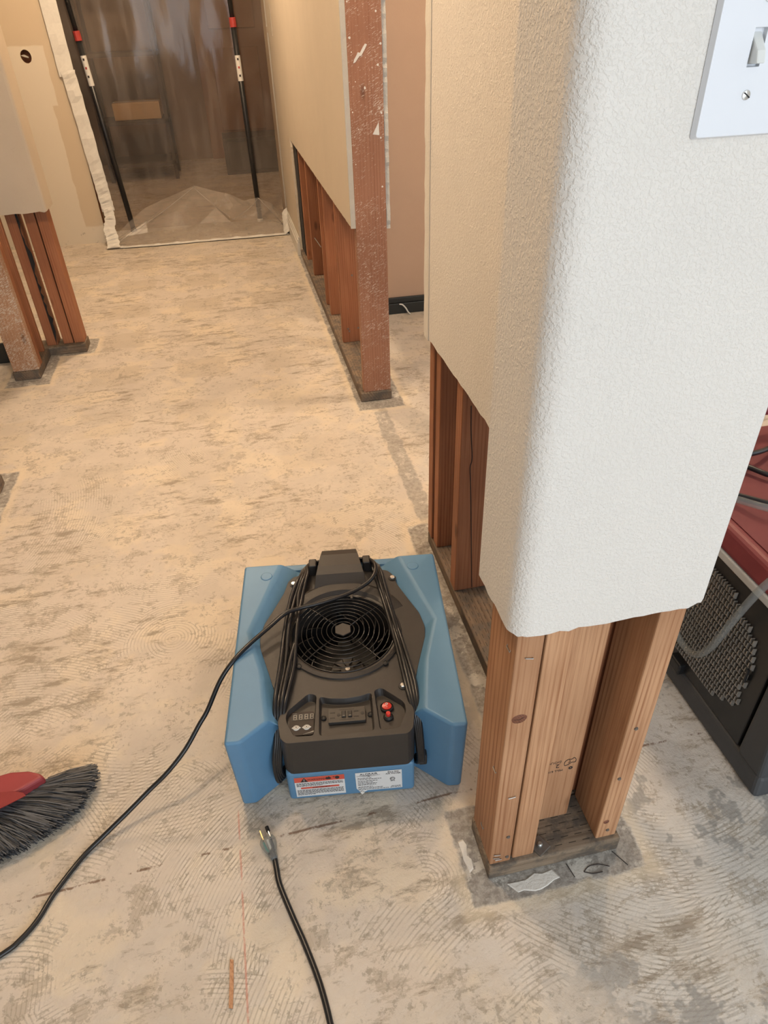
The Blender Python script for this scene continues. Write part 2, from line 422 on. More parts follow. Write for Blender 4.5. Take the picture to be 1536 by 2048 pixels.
# ---- near wall: the column return (along x) and the wall behind it (along y)
WR = struct(empty('wall_right', (0, 0, 0)), 'cream wall end cut open at the bottom, with bare studs below')
plan = seg((0.257, 0.668), (0.257, 0.567), 8) + arc(0.282, 0.567, 0.025, 180, 270, 7)[:-1] + seg((0.282, 0.542), (0.505, 0.542), 18) + arc(0.505, 0.556, 0.014, 270, 360, 4)[:-1] + seg((0.519, 0.556), (0.519, 1.50), 30) + [(0.519, 1.50)]
def colcut(i):
    x, y = plan[i]
    return 0.611 + 0.010*max(0, x-0.49)/0.029
o = sheet(plan, 0.0127, colcut, CZ, 3).build('drywall', M['wall_cream'], WR, smooth='auto')
mod = o.modifiers.new('bevel', 'BEVEL'); mod.width = 0.002; mod.segments = 2; mod.limit_method = 'ANGLE'; mod.angle_limit = math.radians(50)
plan2 = list(reversed(seg((0.398, 0.64), (0.398, 1.478), 34) + arc(0.418, 1.478, 0.020, 180, 90, 5)[:-1] + [(0.418, 1.498), (0.519, 1.498)]))
o = sheet(plan2, 0.0127, lambda i: 0.621, CZ, 4).build('drywall', M['wall_cream'], WR, smooth='auto')
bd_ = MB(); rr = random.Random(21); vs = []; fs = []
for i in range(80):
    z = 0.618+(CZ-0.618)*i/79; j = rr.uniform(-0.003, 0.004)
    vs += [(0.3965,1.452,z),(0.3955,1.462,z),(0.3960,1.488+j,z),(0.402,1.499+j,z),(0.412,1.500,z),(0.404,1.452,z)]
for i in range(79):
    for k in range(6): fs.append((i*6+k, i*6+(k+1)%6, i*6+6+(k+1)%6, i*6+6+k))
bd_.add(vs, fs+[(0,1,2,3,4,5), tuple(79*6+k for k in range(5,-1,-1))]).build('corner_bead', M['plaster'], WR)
# corner column: two plies at the left, a flat stud set back, one stud at the right
board('bottom_plate', 0.268, 0.512, 0.548, 0.646, 0.0, 0.038, M['plate_x'], WR, 0.003)
p1 = board('stud', 0.270, 0.3075, 0.554, 0.643, 0.038, CZ, M['wood_near'], WR)
p2 = board('stud', 0.3115, 0.3510, 0.556, 0.643, 0.038, CZ, M['wood_near'], WR, lean=(-0.002, 0))
pm = board('stud', 0.3515, 0.4380, 0.611, 0.646, 0.038, CZ, M['wood_near'], WR)
p3 = board('stud', 0.4670, 0.5050, 0.556, 0.643, 0.038, CZ, M['wood_near'], WR)
# wall behind, running down the hall
board('bottom_plate', 0.411, 0.500, 0.647, 1.487, 0.0, 0.038, M['plate_y'], WR, 0.003)
board('stud', 0.411, 0.500, 0.652, 0.690, 0.038, CZ, M['wood_red'], WR)  # added to block light through the column's middle gap
board('stud', 0.411, 0.500, 1.190+0.04, 1.230+0.04, 0.038, CZ, M['wood_red'], WR)
board('stud', 0.415, 0.500, 1.408, 1.444, 0.038, CZ, M['wood_red'], WR)
board('stud', 0.411, 0.500, 1.450, 1.487, 0.038, CZ, M['wood_red'], WR)
# square plate washer with its bolt, staples and nails
wsh = MB().box(-0.014, 0.014, -0.014, 0.014, 0, 0.004).build('plate_washer', M['rust_steel'], WR, bevel=0.001); wsh.location = (0.366, 0.566, 0.038); wsh.rotation_euler = (0, 0, 0.5)
MB().lathe([(0.0, 0.004), (0.005, 0.004), (0.005, 0.009), (0.003, 0.011), (0, 0.011)], seg=10).build('bolt', M['steel'], wsh)
for x, z, a in ((0.289, 0.560, 0.25), (0.293, 0.240, -0.1), (0.280, 0.060, 0.3), (0.281, 0.070, 0.2), (0.284, 0.054, 0.1)): staple(WR, (x, 0.5535, z), a)
for y, z, a in ((0.60, 0.60, 0.8), (0.575, 0.56, 1.2), (0.575, 0.29, 0.9), (0.60, 0.085, 1.4)): staple(WR, (0.2695, y, z), a, 'x')
for x, y, z in ((0.30, 0.5535, 0.055), (0.297, 0.5535, 0.120), (0.486, 0.5555, 0.062), (0.482, 0.5555, 0.35), (0.479, 0.5555, 0.22)): nail(WR, (x, y, z))
KN = wood('knot_wood', (0.13,0.045,0.025), (0.30,0.125,0.07), 'y', 260)
for (kx, ky, kz, rx, rz, par) in ((0.2875, 0.5535, 0.435, 0.0125, 0.0105, p1), (0.4790, 0.5555, 0.0900, 0.006, 0.006, p3)):
    k_ = MB().add([(0,-0.0004,0)] + [(rx*math.cos(a)*(1+0.08*math.sin(3*a)), 0.0012, rz*math.sin(a)) for a in [i*math.pi/9 for i in range(18)]] + [(rx*0.8*math.cos(a), -0.0004, rz*0.8*math.sin(a)) for a in [i*math.pi/9 for i in range(18)]],
        [(0, 19+(i+1)%18, 19+i) for i in range(18)] + [(19+i, 19+(i+1)%18, 1+(i+1)%18, 1+i) for i in range(18)]).build('knot', KN, WR, smooth=True)
    k_.location = (kx, ky, kz)
    MB().tube([(-rx*0.6,-0.0003,0.001),(0,-0.0004,-0.0005),(rx*0.5,-0.0003,rz*0.35)], 0.0004, 4).build('knot_check', M['cavity'], k_)
# long drying split in the stud behind the air mover
MB().tube(spline([(0.4304,1.2298,0.56),(0.4330,1.2298,0.50),(0.4387,1.2298,0.43),(0.4352,1.2298,0.406),(0.4385,1.2298,0.36),(0.4450,1.2298,0.25),(0.4515,1.2298,0.13),(0.4570,1.2298,0.042)], 4), 0.0011, 5).build('split', M['cavity'], WR)
# grade stamp printed upside down on the set-back stud
INK = plain('stamp_ink', (0.03,0.022,0.02), 0.8)
for sx, sz, tx, sz2 in ((0.392, 0.212, 'DOUG', 0.0085), (0.399, 0.201, '2', 0.015), (0.396, 0.187, 'MILL 610', 0.0075)):
    text(tx, sz2, (sx, 0.6108, sz), (math.radians(90), math.radians(180), 0), INK, WR, 'stamp')
st = MB().tube(spline([(0.412,0.6107,0.198),(0.411,0.6107,0.208),(0.416,0.6107,0.214),(0.423,0.6107,0.213),(0.427,0.6107,0.216),(0.431,0.6107,0.210),(0.430,0.6107,0.203),(0.424,0.6107,0.204),(0.419,0.6107,0.200)], 5, True), 0.0006, 4, True)
st.tube(spline([(0.419,0.6107,0.212),(0.421,0.6107,0.207),(0.418,0.6107,0.204)], 4), 0.0005, 4)
st.build('stamp', INK, WR)
MB().lathe([(0.0015, -0.0003), (0.0038, -0.0003), (0.0038, 0.0003), (0.0015, 0.0003)], (0.424, 0.6107, 0.188), 14, 'y').build('stamp', INK, WR)

# ---- far jamb wall along the right of the hall
WH = struct(empty('wall_hall_right'), 'tan hall wall cut open along its foot, studs showing')
def sidesheet(x0, x1, poly, mat, name, parent, amp=0.002, seed=1):
    """Sheet lying in a y-z plane: outline poly of (y, z), from x0 to x1."""
    q = poly; n = len(q)
    return MB().add([(x0, a, b) for a, b in q] + [(x1, a, b) for a, b in q],
                    [tuple(range(n)), tuple(range(2*n-1, n-1, -1))] + [(i, n+i, n+(i+1)%n, (i+1)%n) for i in range(n)]).build(name, mat, parent)
low = jagged([(2.394, 0.640), (4.42, 0.640), (4.44, 0.655), (4.42, 0.60), (4.405, 0.0)], 0.0012, 9)
edge = jagged([(2.394, CZ), (2.394, 0.640)], 0.003, 5)
sidesheet(0.385, 0.3975, edge[:-1] + low + [(5.60, 0.0), (5.60, CZ)], M['wall_hall'], 'drywall', WH)
# torn edge of that sheet where the casing came off
eb = MB(); rr = random.Random(3)
zs = [0.640 + (CZ-0.64)*i/60 for i in range(61)]
vs = []; fs = []
for i, z in enumerate(zs):
    d = rr.uniform(0, 0.006)
    vs += [(0.3835, 2.398+d, z), (0.3830, 2.388+rr.uniform(-0.002, 0.002), z), (0.400, 2.386, z), (0.400, 2.398, z)]
for i in range(60):
    for k in range(4): fs.append((i*4+k, i*4+(k+1)%4, i*4+4+(k+1)%4, i*4+4+k))
fs += [(0,1,2,3), (243,242,241,240)]
eb.add(vs, fs).build('torn_edge', M['gypsum'], WH)
sidesheet(0.505, 0.518, jagged([(2.392, CZ), (2.392, 0.630)], 0.003, 6) + [(5.60, 0.630), (5.60, CZ)], M['gypsum'], 'drywall', WH)
jb = board('door_jamb', 0.3985, 0.5035, 2.384, 2.421, 0.038, CZ, M['wood_jamb'], WH, 0.002)
board('bottom_plate', 0.384, 0.506, 2.378, 4.46, 0.0, 0.038, M['plate_y'], WH, 0.004)
for y in (2.886, 3.238, 3.385, 3.868, 4.172):
    board('stud', 0.400, 0.492, y, y+0.038, 0.038, CZ, M['wood_red'], WH)
board('cavity_shade', 0.400, 0.492, 4.26, 4.40, 0.038, CZ, M['cavity'], WH)  # black panel that paints the shade inside the open wall cavity
for y, zz in ((2.8855, 0.09), (2.8855, 0.088)): nail(WH, (0.43 if y else 0, y, zz))
for x, z in ((0.425, 0.10), (0.47, 0.10), (0.455, 0.33)): nail(WH, (x, 2.8855, z), r=0.004)
MB().tube([(0.418, 3.868, 0.238), (0.441, 3.80, 0.206)], 0.0022, 6).build('bent_nail', M['steel'], WH)
# scraps of white paint on the jamb
def patch(pts, y, mat, name, parent, th=0.0015):
    n = len(pts)
    return MB().add([(a, y, b) for a, b in pts] + [(a, y-th, b) for a, b in pts], [tuple(range(n)), tuple(range(2*n-1, n-1, -1))] + [(i, n+i, n+(i+1)%n, (i+1)%n) for i in range(n)]).build(name, mat, parent)
patch([(0.415,1.103),(0.421,1.105),(0.434,1.120),(0.440,1.121),(0.452,1.138),(0.458,1.148),(0.452,1.150),(0.444,1.140),(0.436,1.128),(0.430,1.130),(0.425,1.122),(0.418,1.112)], 2.384, M['plaster'], 'paint_scrap', WH)
patch([(0.466,0.915),(0.487,0.912),(0.486,0.948)], 2.384, M['plaster'], 'paint_scrap', WH, 0.0008)
for q in range(16):
    rr = random.Random(40+q); x = rr.choice((rr.uniform(0.402, 0.412), rr.uniform(0.485, 0.500), rr.uniform(0.41, 0.49))); z = rr.uniform(0.75, 1.35); r = rr.uniform(0.0015, 0.0045)
    patch([(x+r*math.cos(k*1.05+rr.uniform(-.2,.2))*rr.uniform(.7,1.2), z+r*math.sin(k*1.05)*rr.uniform(.7,1.4)) for k in range(6)], 2.384, M['plaster'], 'paint_scrap', WH, 0.0008)
# scar on the tan wall by the sheet
sidesheet(0.3835, 0.3855, [(4.93,1.262),(4.915,1.262),(4.905,1.19),(4.892,1.12),(4.886,1.112),(4.898,1.20)], M['gypsum'], 'wall_scar', WH)

# leftover of the white baseboard at the end of the hall
TB = MB()
TB.box(0.366, 0.3845, 4.41, 5.12, 0.0, 0.075); TB.box(0.371, 0.3845, 4.41, 5.12, 0.075, 0.095); TB.box(0.376, 0.3845, 4.41, 5.12, 0.095, 0.108)
struct(TB.build('baseboard_right', M['white_paint'], None, bevel=0.002), 'short leftover of white stepped baseboard')

# ---- side room: rose-brown wall with a black baseboard
struct(MB().box(0.518, 3.0, 3.285, 3.40, 0, CZ).build('wall_side_room', M['wall_side']), 'rose-brown wall in the side room')
BB = MB(); BB.box(0.519, 2.99, 3.262, 3.285, 0, 0.052); BB.box(0.519, 2.99, 3.270, 3.285, 0.052, 0.078)
struct(BB.build('baseboard_side_room', M['black_paint'], None, bevel=0.003), 'black stepped baseboard')
sc = MB().tube(spline([(0.742,3.259,0.050),(0.757,3.256,0.046),(0.772,3.252,0.030),(0.782,3.245,0.012),(0.790,3.235,0.004)], 5), 0.004, 6)
tag(sc.build('paper_strip', M['plaster'], None, smooth=True), 'pale curled strip of paper leaning on black baseboard', 'paper strip')

# ---- left: the mirrored wall end, and the one whose foot peeks in at the frame
WL = struct(empty('wall_hall_left'), 'grey-beige wall end on the left, cut open above bare posts')
planL = list(seg((-1.6, 3.185), (-0.738, 3.185), 50)) + arc(-0.738, 3.197, 0.012, 270, 360, 3)[:-1] + [(-0.726, 3.197), (-0.726, 3.32)]
sheet(planL, 0.0127, lambda i: 0.606, CZ, 8).build('drywall', M['wall_left'], WL)
board('bottom_plate', -0.998, -0.894, 2.955, 3.20, 0, 0.038, M['plate_y'], WL, 0.003)
board('bottom_plate', -1.50, -0.736, 3.202, 3.305, 0, 0.038, M['plate_x'], WL, 0.003)
board('post', -0.994, -0.892, 2.962, 3.000, 0.038, CZ, M['wood_post_paint'], WL)
board('stud', -0.985, -0.893, 3.003, 3.041, 0.038, CZ, M['wood_red'], WL)
board('stud', -0.978, -0.906, 3.160, 3.183, 0.038, 0.606, M['wood_red'], WL)
board('stud', -0.902, -0.856, 3.225, 3.300, 0.038, CZ, M['wood_red'], WL)
board('stud', -0.832, -0.790, 3.228, 3.300, 0.038, CZ, M['wood_red'], WL)
board('stud', -0.785, -0.741, 3.226, 3.300, 0.038, CZ, M['wood_red'], WL)
# torn black building paper hanging on the stud edge
rr = random.Random(12); pl = [(-0.861, 0.038), (-0.861, 0.60)]
ed = [(-0.856 + 0.002 + rr.uniform(-0.004, 0.006) + (0.008 if abs(z-0.13) < 0.03 or abs(z-0.42) < 0.03 else 0), z) for z in [0.60 - 0.02*i for i in range(28)]]
patch(pl + ed, 3.222, M['cavity'], 'torn_paper', WL, 0.001)
struct(MB().box(-2.5, -1.0, 3.17, 3.186, 0, 0.09).build('low_strip_left', M['black_paint'], None, bevel=0.003), 'low black strip behind the painted post')  # plain black strip standing low behind the left post
WN = struct(empty('wall_left_near'), 'left wall end whose foot just enters the frame')
board('bottom_plate', -0.962, -0.862, 1.2, 2.125, 0, 0.038, M['plate_y'], WN, 0.006)
board('stud', -0.958, -0.866, 2.083, 2.121, 0.038, CZ, M['wood_red'], WN)
board('stud', -0.958, -0.866, 1.70, 1.738, 0.038, CZ, M['wood_red'], WN)
MB().box(-0.975, -0.853, 1.2, 2.125, 0.62, CZ).build('drywall', M['wall_hall'], WN)

# ---- far wall with the wide doorway
def far_wall_material():
    t = NT('far_wall_paint'); P = t.pos(); s = t.sep(P)
    wob = t.math('MULTIPLY', t.math('SUBTRACT', t.noise(P, 12, 3), 0.5), 0.02)
    x = t.math('ADD', s[0], wob); z = t.math('ADD', s[2], wob)
    tan = (0.60,0.49,0.35); pale = (0.70,0.62,0.50)
    m = t.math('MULTIPLY', t.mr(z, 1.098, 1.104, 1, 0), t.mr(x, -0.962, -0.956, 1, 0))
    low = t.mr(z, 0.10, 0.115, 1, 0)
    chip = t.math('MULTIPLY', t.mr(x, -0.93, -0.925, 1, 0), t.math('MULTIPLY', t.mr(z, 0.80, 0.81), t.mr(z, 1.10, 1.11, 1, 0)))
    m = t.math('MAXIMUM', t.math('MAXIMUM', m, low), chip)
    c = t.mix(m, tan, pale)
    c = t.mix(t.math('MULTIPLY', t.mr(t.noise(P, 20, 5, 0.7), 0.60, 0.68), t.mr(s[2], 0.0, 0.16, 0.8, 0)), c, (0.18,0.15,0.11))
    t.bump(t.math('ADD', m, t.math('MULTIPLY', t.noise(P, 160, 2), 0.5)), 0.3, 0.0015)
    return t.out(c, 0.85, 0, 0.3)
M['far'] = far_wall_material()
WF = struct(empty('wall_far'), 'end wall of the hall with patchy tan paint and a wide doorway')
# left panel with a real round hole in it
hole = [(-1.034+0.030*math.cos(-k*2*math.pi/20), 1.056+0.034*math.sin(-k*2*math.pi/20)) for k in range(20)]
bm = bmesh.new()
outer = [(-2.6, 0.0), (-0.845, 0.0), (-0.845, CZ), (-2.6, CZ)]
vo = [bm.verts.new((a, 5.13, b)) for a, b in outer]; vh = [bm.verts.new((a, 5.13, b)) for a, b in hole]
es = [bm.edges.new((vo[i], vo[(i+1)%4])) for i in range(4)] + [bm.edges.new((vh[i], vh[(i+1)%20])) for i in range(20)]
bmesh.ops.triangle_fill(bm, use_beauty=True, edges=es)
r = bmesh.ops.extrude_face_region(bm, geom=bm.faces[:])
bmesh.ops.translate(bm, verts=[g for g in r['geom'] if isinstance(g, bmesh.types.BMVert)], vec=(0, 0.013, 0))
bmesh.ops.recalc_face_normals(bm, faces=bm.faces[:])
me = bpy.data.meshes.new('drywall'); bm.to_mesh(me); bm.free()
link('drywall', me, M['far'], WF)
MB().box(-2.6, -0.85, 5.19, 5.23, 0, CZ).build('drywall', M['wood_red'], WF)
fl = MB().add([(-1.060,5.128,1.062),(-1.040,5.122,1.066),(-1.018,5.120,1.055),(-1.020,5.124,1.048),(-1.042,5.126,1.054)], [(0,1,2,3,4)]).build('torn_paper', M['white_paint'], WF)
m_ = fl.modifiers.new('thick', 'SOLIDIFY'); m_.thickness = 0.001
MB().box(-0.85, 0.40, 5.13, 5.23, 2.10, CZ).build('header', M['wall_hall'], WF)
# room behind the plastic
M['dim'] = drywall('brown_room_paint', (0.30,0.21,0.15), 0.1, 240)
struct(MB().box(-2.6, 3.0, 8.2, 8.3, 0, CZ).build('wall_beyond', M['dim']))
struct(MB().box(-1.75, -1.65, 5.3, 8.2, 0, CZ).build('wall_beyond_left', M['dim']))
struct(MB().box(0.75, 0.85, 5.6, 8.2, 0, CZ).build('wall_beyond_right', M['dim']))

# ------------------------------------------------------------------ plastic containment sheet across the doorway
from mathutils import noise as mn
def film_material(name='clear_poly_film', haze=0.07, gloss=0.5, tint=(0.80,0.73,0.66), rough=0.10):
    t = NT(name); P = t.pos()
    d = t.mr(t.noise(P, 2.2, 5, 0.65), 0.35, 0.75)
    streak = t.mr(t.noise(t.mapping(P, (9, 9, 1.1)), 1.6, 4, 0.6), 0.40, 0.75)
    fac = t.math('ADD', haze, t.math('ADD', t.math('MULTIPLY', d, 0.10), t.math('MULTIPLY', streak, 0.10)))
    tr = t.new('ShaderNodeBsdfTransparent'); t.set(tr.inputs[0], tint)
    df = t.new('ShaderNodeBsdfDiffuse'); t.set(df.inputs[0], (0.60,0.53,0.46))
    gl = t.new('ShaderNodeBsdfGlossy'); t.set(gl.inputs[0], (0.9,0.9,0.9)); t.set(gl.inputs['Roughness'], rough)
    bp = t.new('ShaderNodeBump'); bp.inputs['Strength'].default_value = 0.12; bp.inputs['Distance'].default_value = 0.01
    t.set(bp.inputs['Height'], t.noise(t.mapping(P, (7, 7, 2.5)), 2.4, 5, 0.6)); t.set(gl.inputs['Normal'], bp.outputs[0])
    m1 = t.new('ShaderNodeMixShader'); t.set(m1.inputs[0], fac); t.set(m1.inputs[1], tr.outputs[0]); t.set(m1.inputs[2], df.outputs[0])
    fr = t.new('ShaderNodeFresnel'); fr.inputs[0].default_value = 1.5
    m2 = t.new('ShaderNodeMixShader'); t.set(m2.inputs[0], t.math('MULTIPLY', fr.outputs[0], gloss, clamp=True)); t.set(m2.inputs[1], m1.outputs[0]); t.set(m2.inputs[2], gl.outputs[0])
    t.t.links.new(m2.outputs[0], t.n['Material Output'].inputs[0])
    return t.m
M['film'] = film_material()
M['film_fold'] = film_material('slack_poly_film', 0.20, 0.45, (0.90,0.87,0.83), 0.28)
M['crease'] = film_material('film_crease', 0.35, 0.9, (0.9,0.9,0.9))
PS = empty('plastic_sheet', (-0.2, 5.2, 0))
tag(PS, 'clear plastic dust barrier taped across the doorway at the hall end', 'plastic sheet')
plan = spline([(-0.818,5.118,0), (-0.832,5.22,0), (-0.875,5.30,0), (-0.880,5.36,0), (-0.84,5.398,0), (-0.60,5.400,0), (-0.45,5.395,0), (-0.2,5.40,0), (0.02,5.395,0), (0.20,5.392,0), (0.29,5.37,0), (0.384,5.335,0)], 12)
nx = len(plan); vs = []; fs = []; nz = 30
for j in range(nz):
    z = 0.004+2.40*j/(nz-1)
    for i, p in enumerate(plan):
        n1 = mn.noise(Vector((p.x*5.0, 0, z*1.6))); n2 = mn.noise(Vector((p.x*14, 2, z*5+4)))
        vs.append((p.x+0.2, p.y+0.008*n1+0.004*n2-5.2, z))
for j in range(nz-1):
    for i in range(nx-1): fs.append((j*nx+i, j*nx+i+1, (j+1)*nx+i+1, (j+1)*nx+i))
MB().add(vs, fs).build('film', M['film'], PS, smooth=True)
# the slack at the foot: creased facets pushed forward onto the slab
KEY = [(-0.80,5.10,5.02),(-0.70,5.20,4.985),(-0.58,5.27,4.965),(-0.45,5.31,4.955),(-0.33,5.325,4.95),(-0.22,5.33,4.95),(-0.12,5.33,4.945),(0.0,5.33,4.945),(0.10,5.325,4.94),(0.20,5.32,4.94),(0.29,5.30,4.94),(0.36,5.27,4.935)]
HT = [0.03,0.09,0.16,0.20,0.235,0.27,0.235,0.20,0.15,0.165,0.12,0.05]
rr = random.Random(8); vs = []; fs = []; rows = [1.0,0.80,0.60,0.42,0.24,0.10,0.0]
for j, k in enumerate(rows):
    for i, (x, yb, yf) in enumerate(KEY):
        h = HT[i]*(k**1.25)*(1 + (rr.uniform(-0.30,0.25) if 0 < j < 6 else 0)) + 0.003
        vs.append((x+0.2+(rr.uniform(-0.03,0.03) if 0 < i < 11 and 0 < j < 6 else 0), yf+(yb-yf)*k+(rr.uniform(-0.015,0.015) if 0 < j < 6 else 0)-5.2, h))
n = len(KEY)
for j in range(len(rows)-1):
    for i in range(n-1):
        q = (j*n+i, j*n+i+1, (j+1)*n+i+1, (j+1)*n+i)
        fs += [(q[0],q[1],q[2]), (q[0],q[2],q[3])] if rr.random() < 0.5 else [(q[0],q[1],q[3]), (q[1],q[2],q[3])]
MB().add(vs, fs).build('floor_fold', M['film_fold'], PS)
for pts in ([(-0.78,5.0,0.012),(-0.62,5.09,0.075),(-0.45,5.19,0.150),(-0.23,5.30,0.262)], [(-0.23,5.30,0.262),(-0.10,5.21,0.150),(-0.02,5.12,0.100)], [(0.0,5.10,0.080),(0.12,5.20,0.120),(0.20,5.29,0.165)], [(0.20,5.29,0.165),(0.29,5.18,0.075),(0.34,5.05,0.03)]):
    MB().tube([(a+0.2, b-5.2, c+0.004) for a, b, c in spline(pts, 4)], 0.0022, 5).build('crease', M['crease'], PS)
TAPE = plain('white_cloth_tape', (0.72,0.69,0.63), 0.7, var=0.1, scale=60, bump=0.3)
def ribbon(pts, w, name, mat, parent, off=(0,0,0), nrm=(0,-1,0), th=0.0012, jit=0.0, seed=0):
    rr = random.Random(seed); P = spline(pts, 8); n = len(P); vs = []; fs = []
    N = Vector(nrm)
    for i in range(n):
        d = (P[min(i+1,n-1)]-P[max(i-1,0)]).normalized(); sd = d.cross(N).normalized()
        ww = (w[0]+(w[1]-w[0])*i/(n-1))/2
        a = P[i]-sd*(ww+rr.uniform(0, jit)); b = P[i]+sd*(ww+rr.uniform(0, jit)); c = P[i]+N*(0.004*math.sin(i*1.7)+rr.uniform(0, jit))
        for q in (a, c, b): vs.append(q+Vector(off))
    for i in range(n-1):
        for k in range(2): fs.append((i*3+k, i*3+k+1, i*3+3+k+1, i*3+3+k))
    o = MB().add(vs, fs).build(name, mat, parent)
    m = o.modifiers.new('thick', 'SOLIDIFY'); m.thickness = th; m.offset = 0
    return o
OF = (0.2, -5.2, 0)
ribbon([(-0.850,5.118,2.3),(-0.840,5.118,1.6),(-0.835,5.118,1.3),(-0.832,5.118,0.95)], (0.085,0.085), 'tape', TAPE, PS, OF, jit=0.003, seed=1)
ribbon([(-0.822,5.112,0.98),(-0.810,5.112,0.75),(-0.800,5.110,0.5),(-0.792,5.105,0.32),(-0.785,5.095,0.2)], (0.075,0.075), 'tape', TAPE, PS, OF, jit=0.004, seed=2)
ribbon([(-0.790,5.09,0.25),(-0.782,5.07,0.17),(-0.800,5.04,0.10),(-0.788,4.99,0.05),(-0.785,4.92,0.012)], (0.05,0.075), 'tape', TAPE, PS, OF, nrm=(0,-0.8,0.6), jit=0.008, seed=3)
ribbon([(0.3835,5.27,2.3),(0.3835,5.27,1.15)], (0.05,0.05), 'tape', TAPE, PS, OF, nrm=(-1,0,0), seed=4)
ribbon([(0.3825,5.24,1.12),(0.3825,5.23,0.6),(0.3825,5.22,0.12)], (0.07,0.08), 'tape', TAPE, PS, OF, nrm=(-1,0,0), seed=5)
ribbon([(-0.75,4.945,0.006),(-0.5,4.93,0.007),(-0.25,4.935,0.006),(0.05,4.93,0.007),(0.36,4.935,0.006)], (0.035,0.04), 'tape', TAPE, PS, OF, nrm=(0,0,1), jit=0.006, seed=6)
ribbon([(0.362,5.14,0.11),(0.358,5.06,0.07),(0.350,4.96,0.02),(0.345,4.92,0.006)], (0.05,0.06), 'tape', TAPE, PS, OF, nrm=(-0.7,0,0.7), jit=0.006, seed=7)

BLACKP = plain('black_pole_steel', (0.016,0.016,0.017), 0.35)
REDC = plain('red_collar_plastic', (0.42,0.045,0.035), 0.45)
PAPER = plain('white_sticker', (0.78,0.75,0.69), 0.5, var=0.03)
def pole(p0, p1, zc, zl0, zl1, label):
    root = empty('support_pole', p0); tag(root, label, 'pole', 'spring poles holding the plastic sheet')
    v = Vector(p1)-Vector(p0)
    at = lambda z: tuple(v*(z/v.z))
    MB().tube([at(0.02), at(zc)], 0.0175, 12).build('lower_tube', BLACKP, root, smooth=True)
    MB().tube([at(zc), at(2.38)], 0.0145, 12).build('upper_tube', BLACKP, root, smooth=True)
    MB().tube([at(zc-0.025), at(zc+0.025)], 0.0215, 12).build('collar', REDC, root, smooth=False)
    st = MB().tube([at(zl0), at(zl1)], 0.0180, 12, caps=False).build('sticker', PAPER, root, smooth=True)
    for k in range(3):
        z = zl1-0.02-0.045*k
        MB().box(-0.006, 0.004, -0.0188, -0.0180, z-0.006, z+0.006).build('print_mark', INK if k != 1 else REDC, root).location = (at(z)[0], 0, 0)
    MB().lathe([(0.0, 0.0), (0.022, 0.0), (0.022, 0.012), (0.016, 0.022), (0.0, 0.022)], seg=14).build('foot', PAPER if p0[0] > 0 else BLACKP, root)
    return root
pole((-0.690, 5.362, 0.0), (-0.830, 5.362, 2.42), 1.140, 0.880, 1.040, 'black pole with red collar standing at the taped edge, leaning on the plastic')
pole((0.197, 5.362, 0.0), (0.168, 5.362, 2.42), 1.178, 0.866, 1.006, 'upright black pole with red collar beside the tan wall')

# blurred things in the room behind the sheet
TAN = plain('tan_carton', (0.62,0.42,0.22), 0.8); DRK = plain('dark_cabinet', (0.075,0.055,0.042), 0.6); BRW = plain('brown_door', (0.30,0.155,0.085), 0.6)
def shelfbox():
    r = empty('storage_rack', (-0.72, 7.2, 0)); tag(r, 'dark storage rack dimly seen through the plastic sheet', 'rack')
    for x in (-0.30, 0.27): 
        for y in (0.0, 0.40): MB().box(x, x+0.03, y, y+0.03, 0, 1.9).build('upright', DRK, r)
    for z in (0.12, 0.45, 0.95, 1.5): MB().box(-0.30, 0.30, 0, 0.43, z, z+0.03).build('shelf', DRK, r)
    return r
shelfbox()
cb = MB().box(-0.20, 0.20, -0.13, 0.13, 0, 0.13).build('cardboard_box', TAN, None, bevel=0.006); cb.location = (-0.68, 7.40, 0.482)
tag(cb, 'pale tan carton glimpsed on a dark shelf behind the plastic', 'box')
tp = MB().box(-0.20, 0.20, -0.025, 0.025, 0.1301, 0.1312).build('packing_tape', PAPER, cb)
bd = struct(MB().box(-0.10, 0.62, 8.14, 8.19, 0.0, 2.05).build('door_1', BRW, None, bevel=0.004), 'brown door behind the plastic')
for z0, z1 in ((0.25, 0.95), (1.1, 1.85)): MB().box(0.04, 0.48, 8.125, 8.14, z0, z1).build('door_panel', BRW, bd, bevel=0.006)
dc = MB().box(-0.28, 0.28, -0.2, 0.2, 0.0, 0.30); dc.box(-0.25, 0.25, -0.21, -0.2, 0.03, 0.27)
dc = dc.build('floor_crate', DRK, None, bevel=0.008); dc.location = (0.30, 7.4, 0); tag(dc, 'dark crate on the floor behind the plastic sheet', 'crate')

# ------------------------------------------------------------------ air mover
BLUE = plain('blue_polyethylene', (0.098,0.232,0.385), 0.45, var=0.05, scale=30, bump=0.15)
BLK = plain('black_moulded_plastic', (0.026,0.022,0.019), 0.50, var=0.15, scale=30, bump=0.15)
BLK2 = plain('dark_void_plastic', (0.006,0.006,0.006), 0.5)
RUB = plain('black_cord_jacket', (0.011,0.011,0.012), 0.32)
CHR = plain('bright_screw_steel', (0.72,0.71,0.68), 0.28, 0.9)
WIRE = plain('black_guard_wire', (0.010,0.010,0.011), 0.22)
REDL = plain('red_switch', (0.60,0.035,0.025), 0.3)
AM = empty('air_mover', (0.0644, 0.7594, 0), math.radians(-7.6))
tag(AM, 'blue low-profile air mover with black control panel and round fan grille', 'air mover')
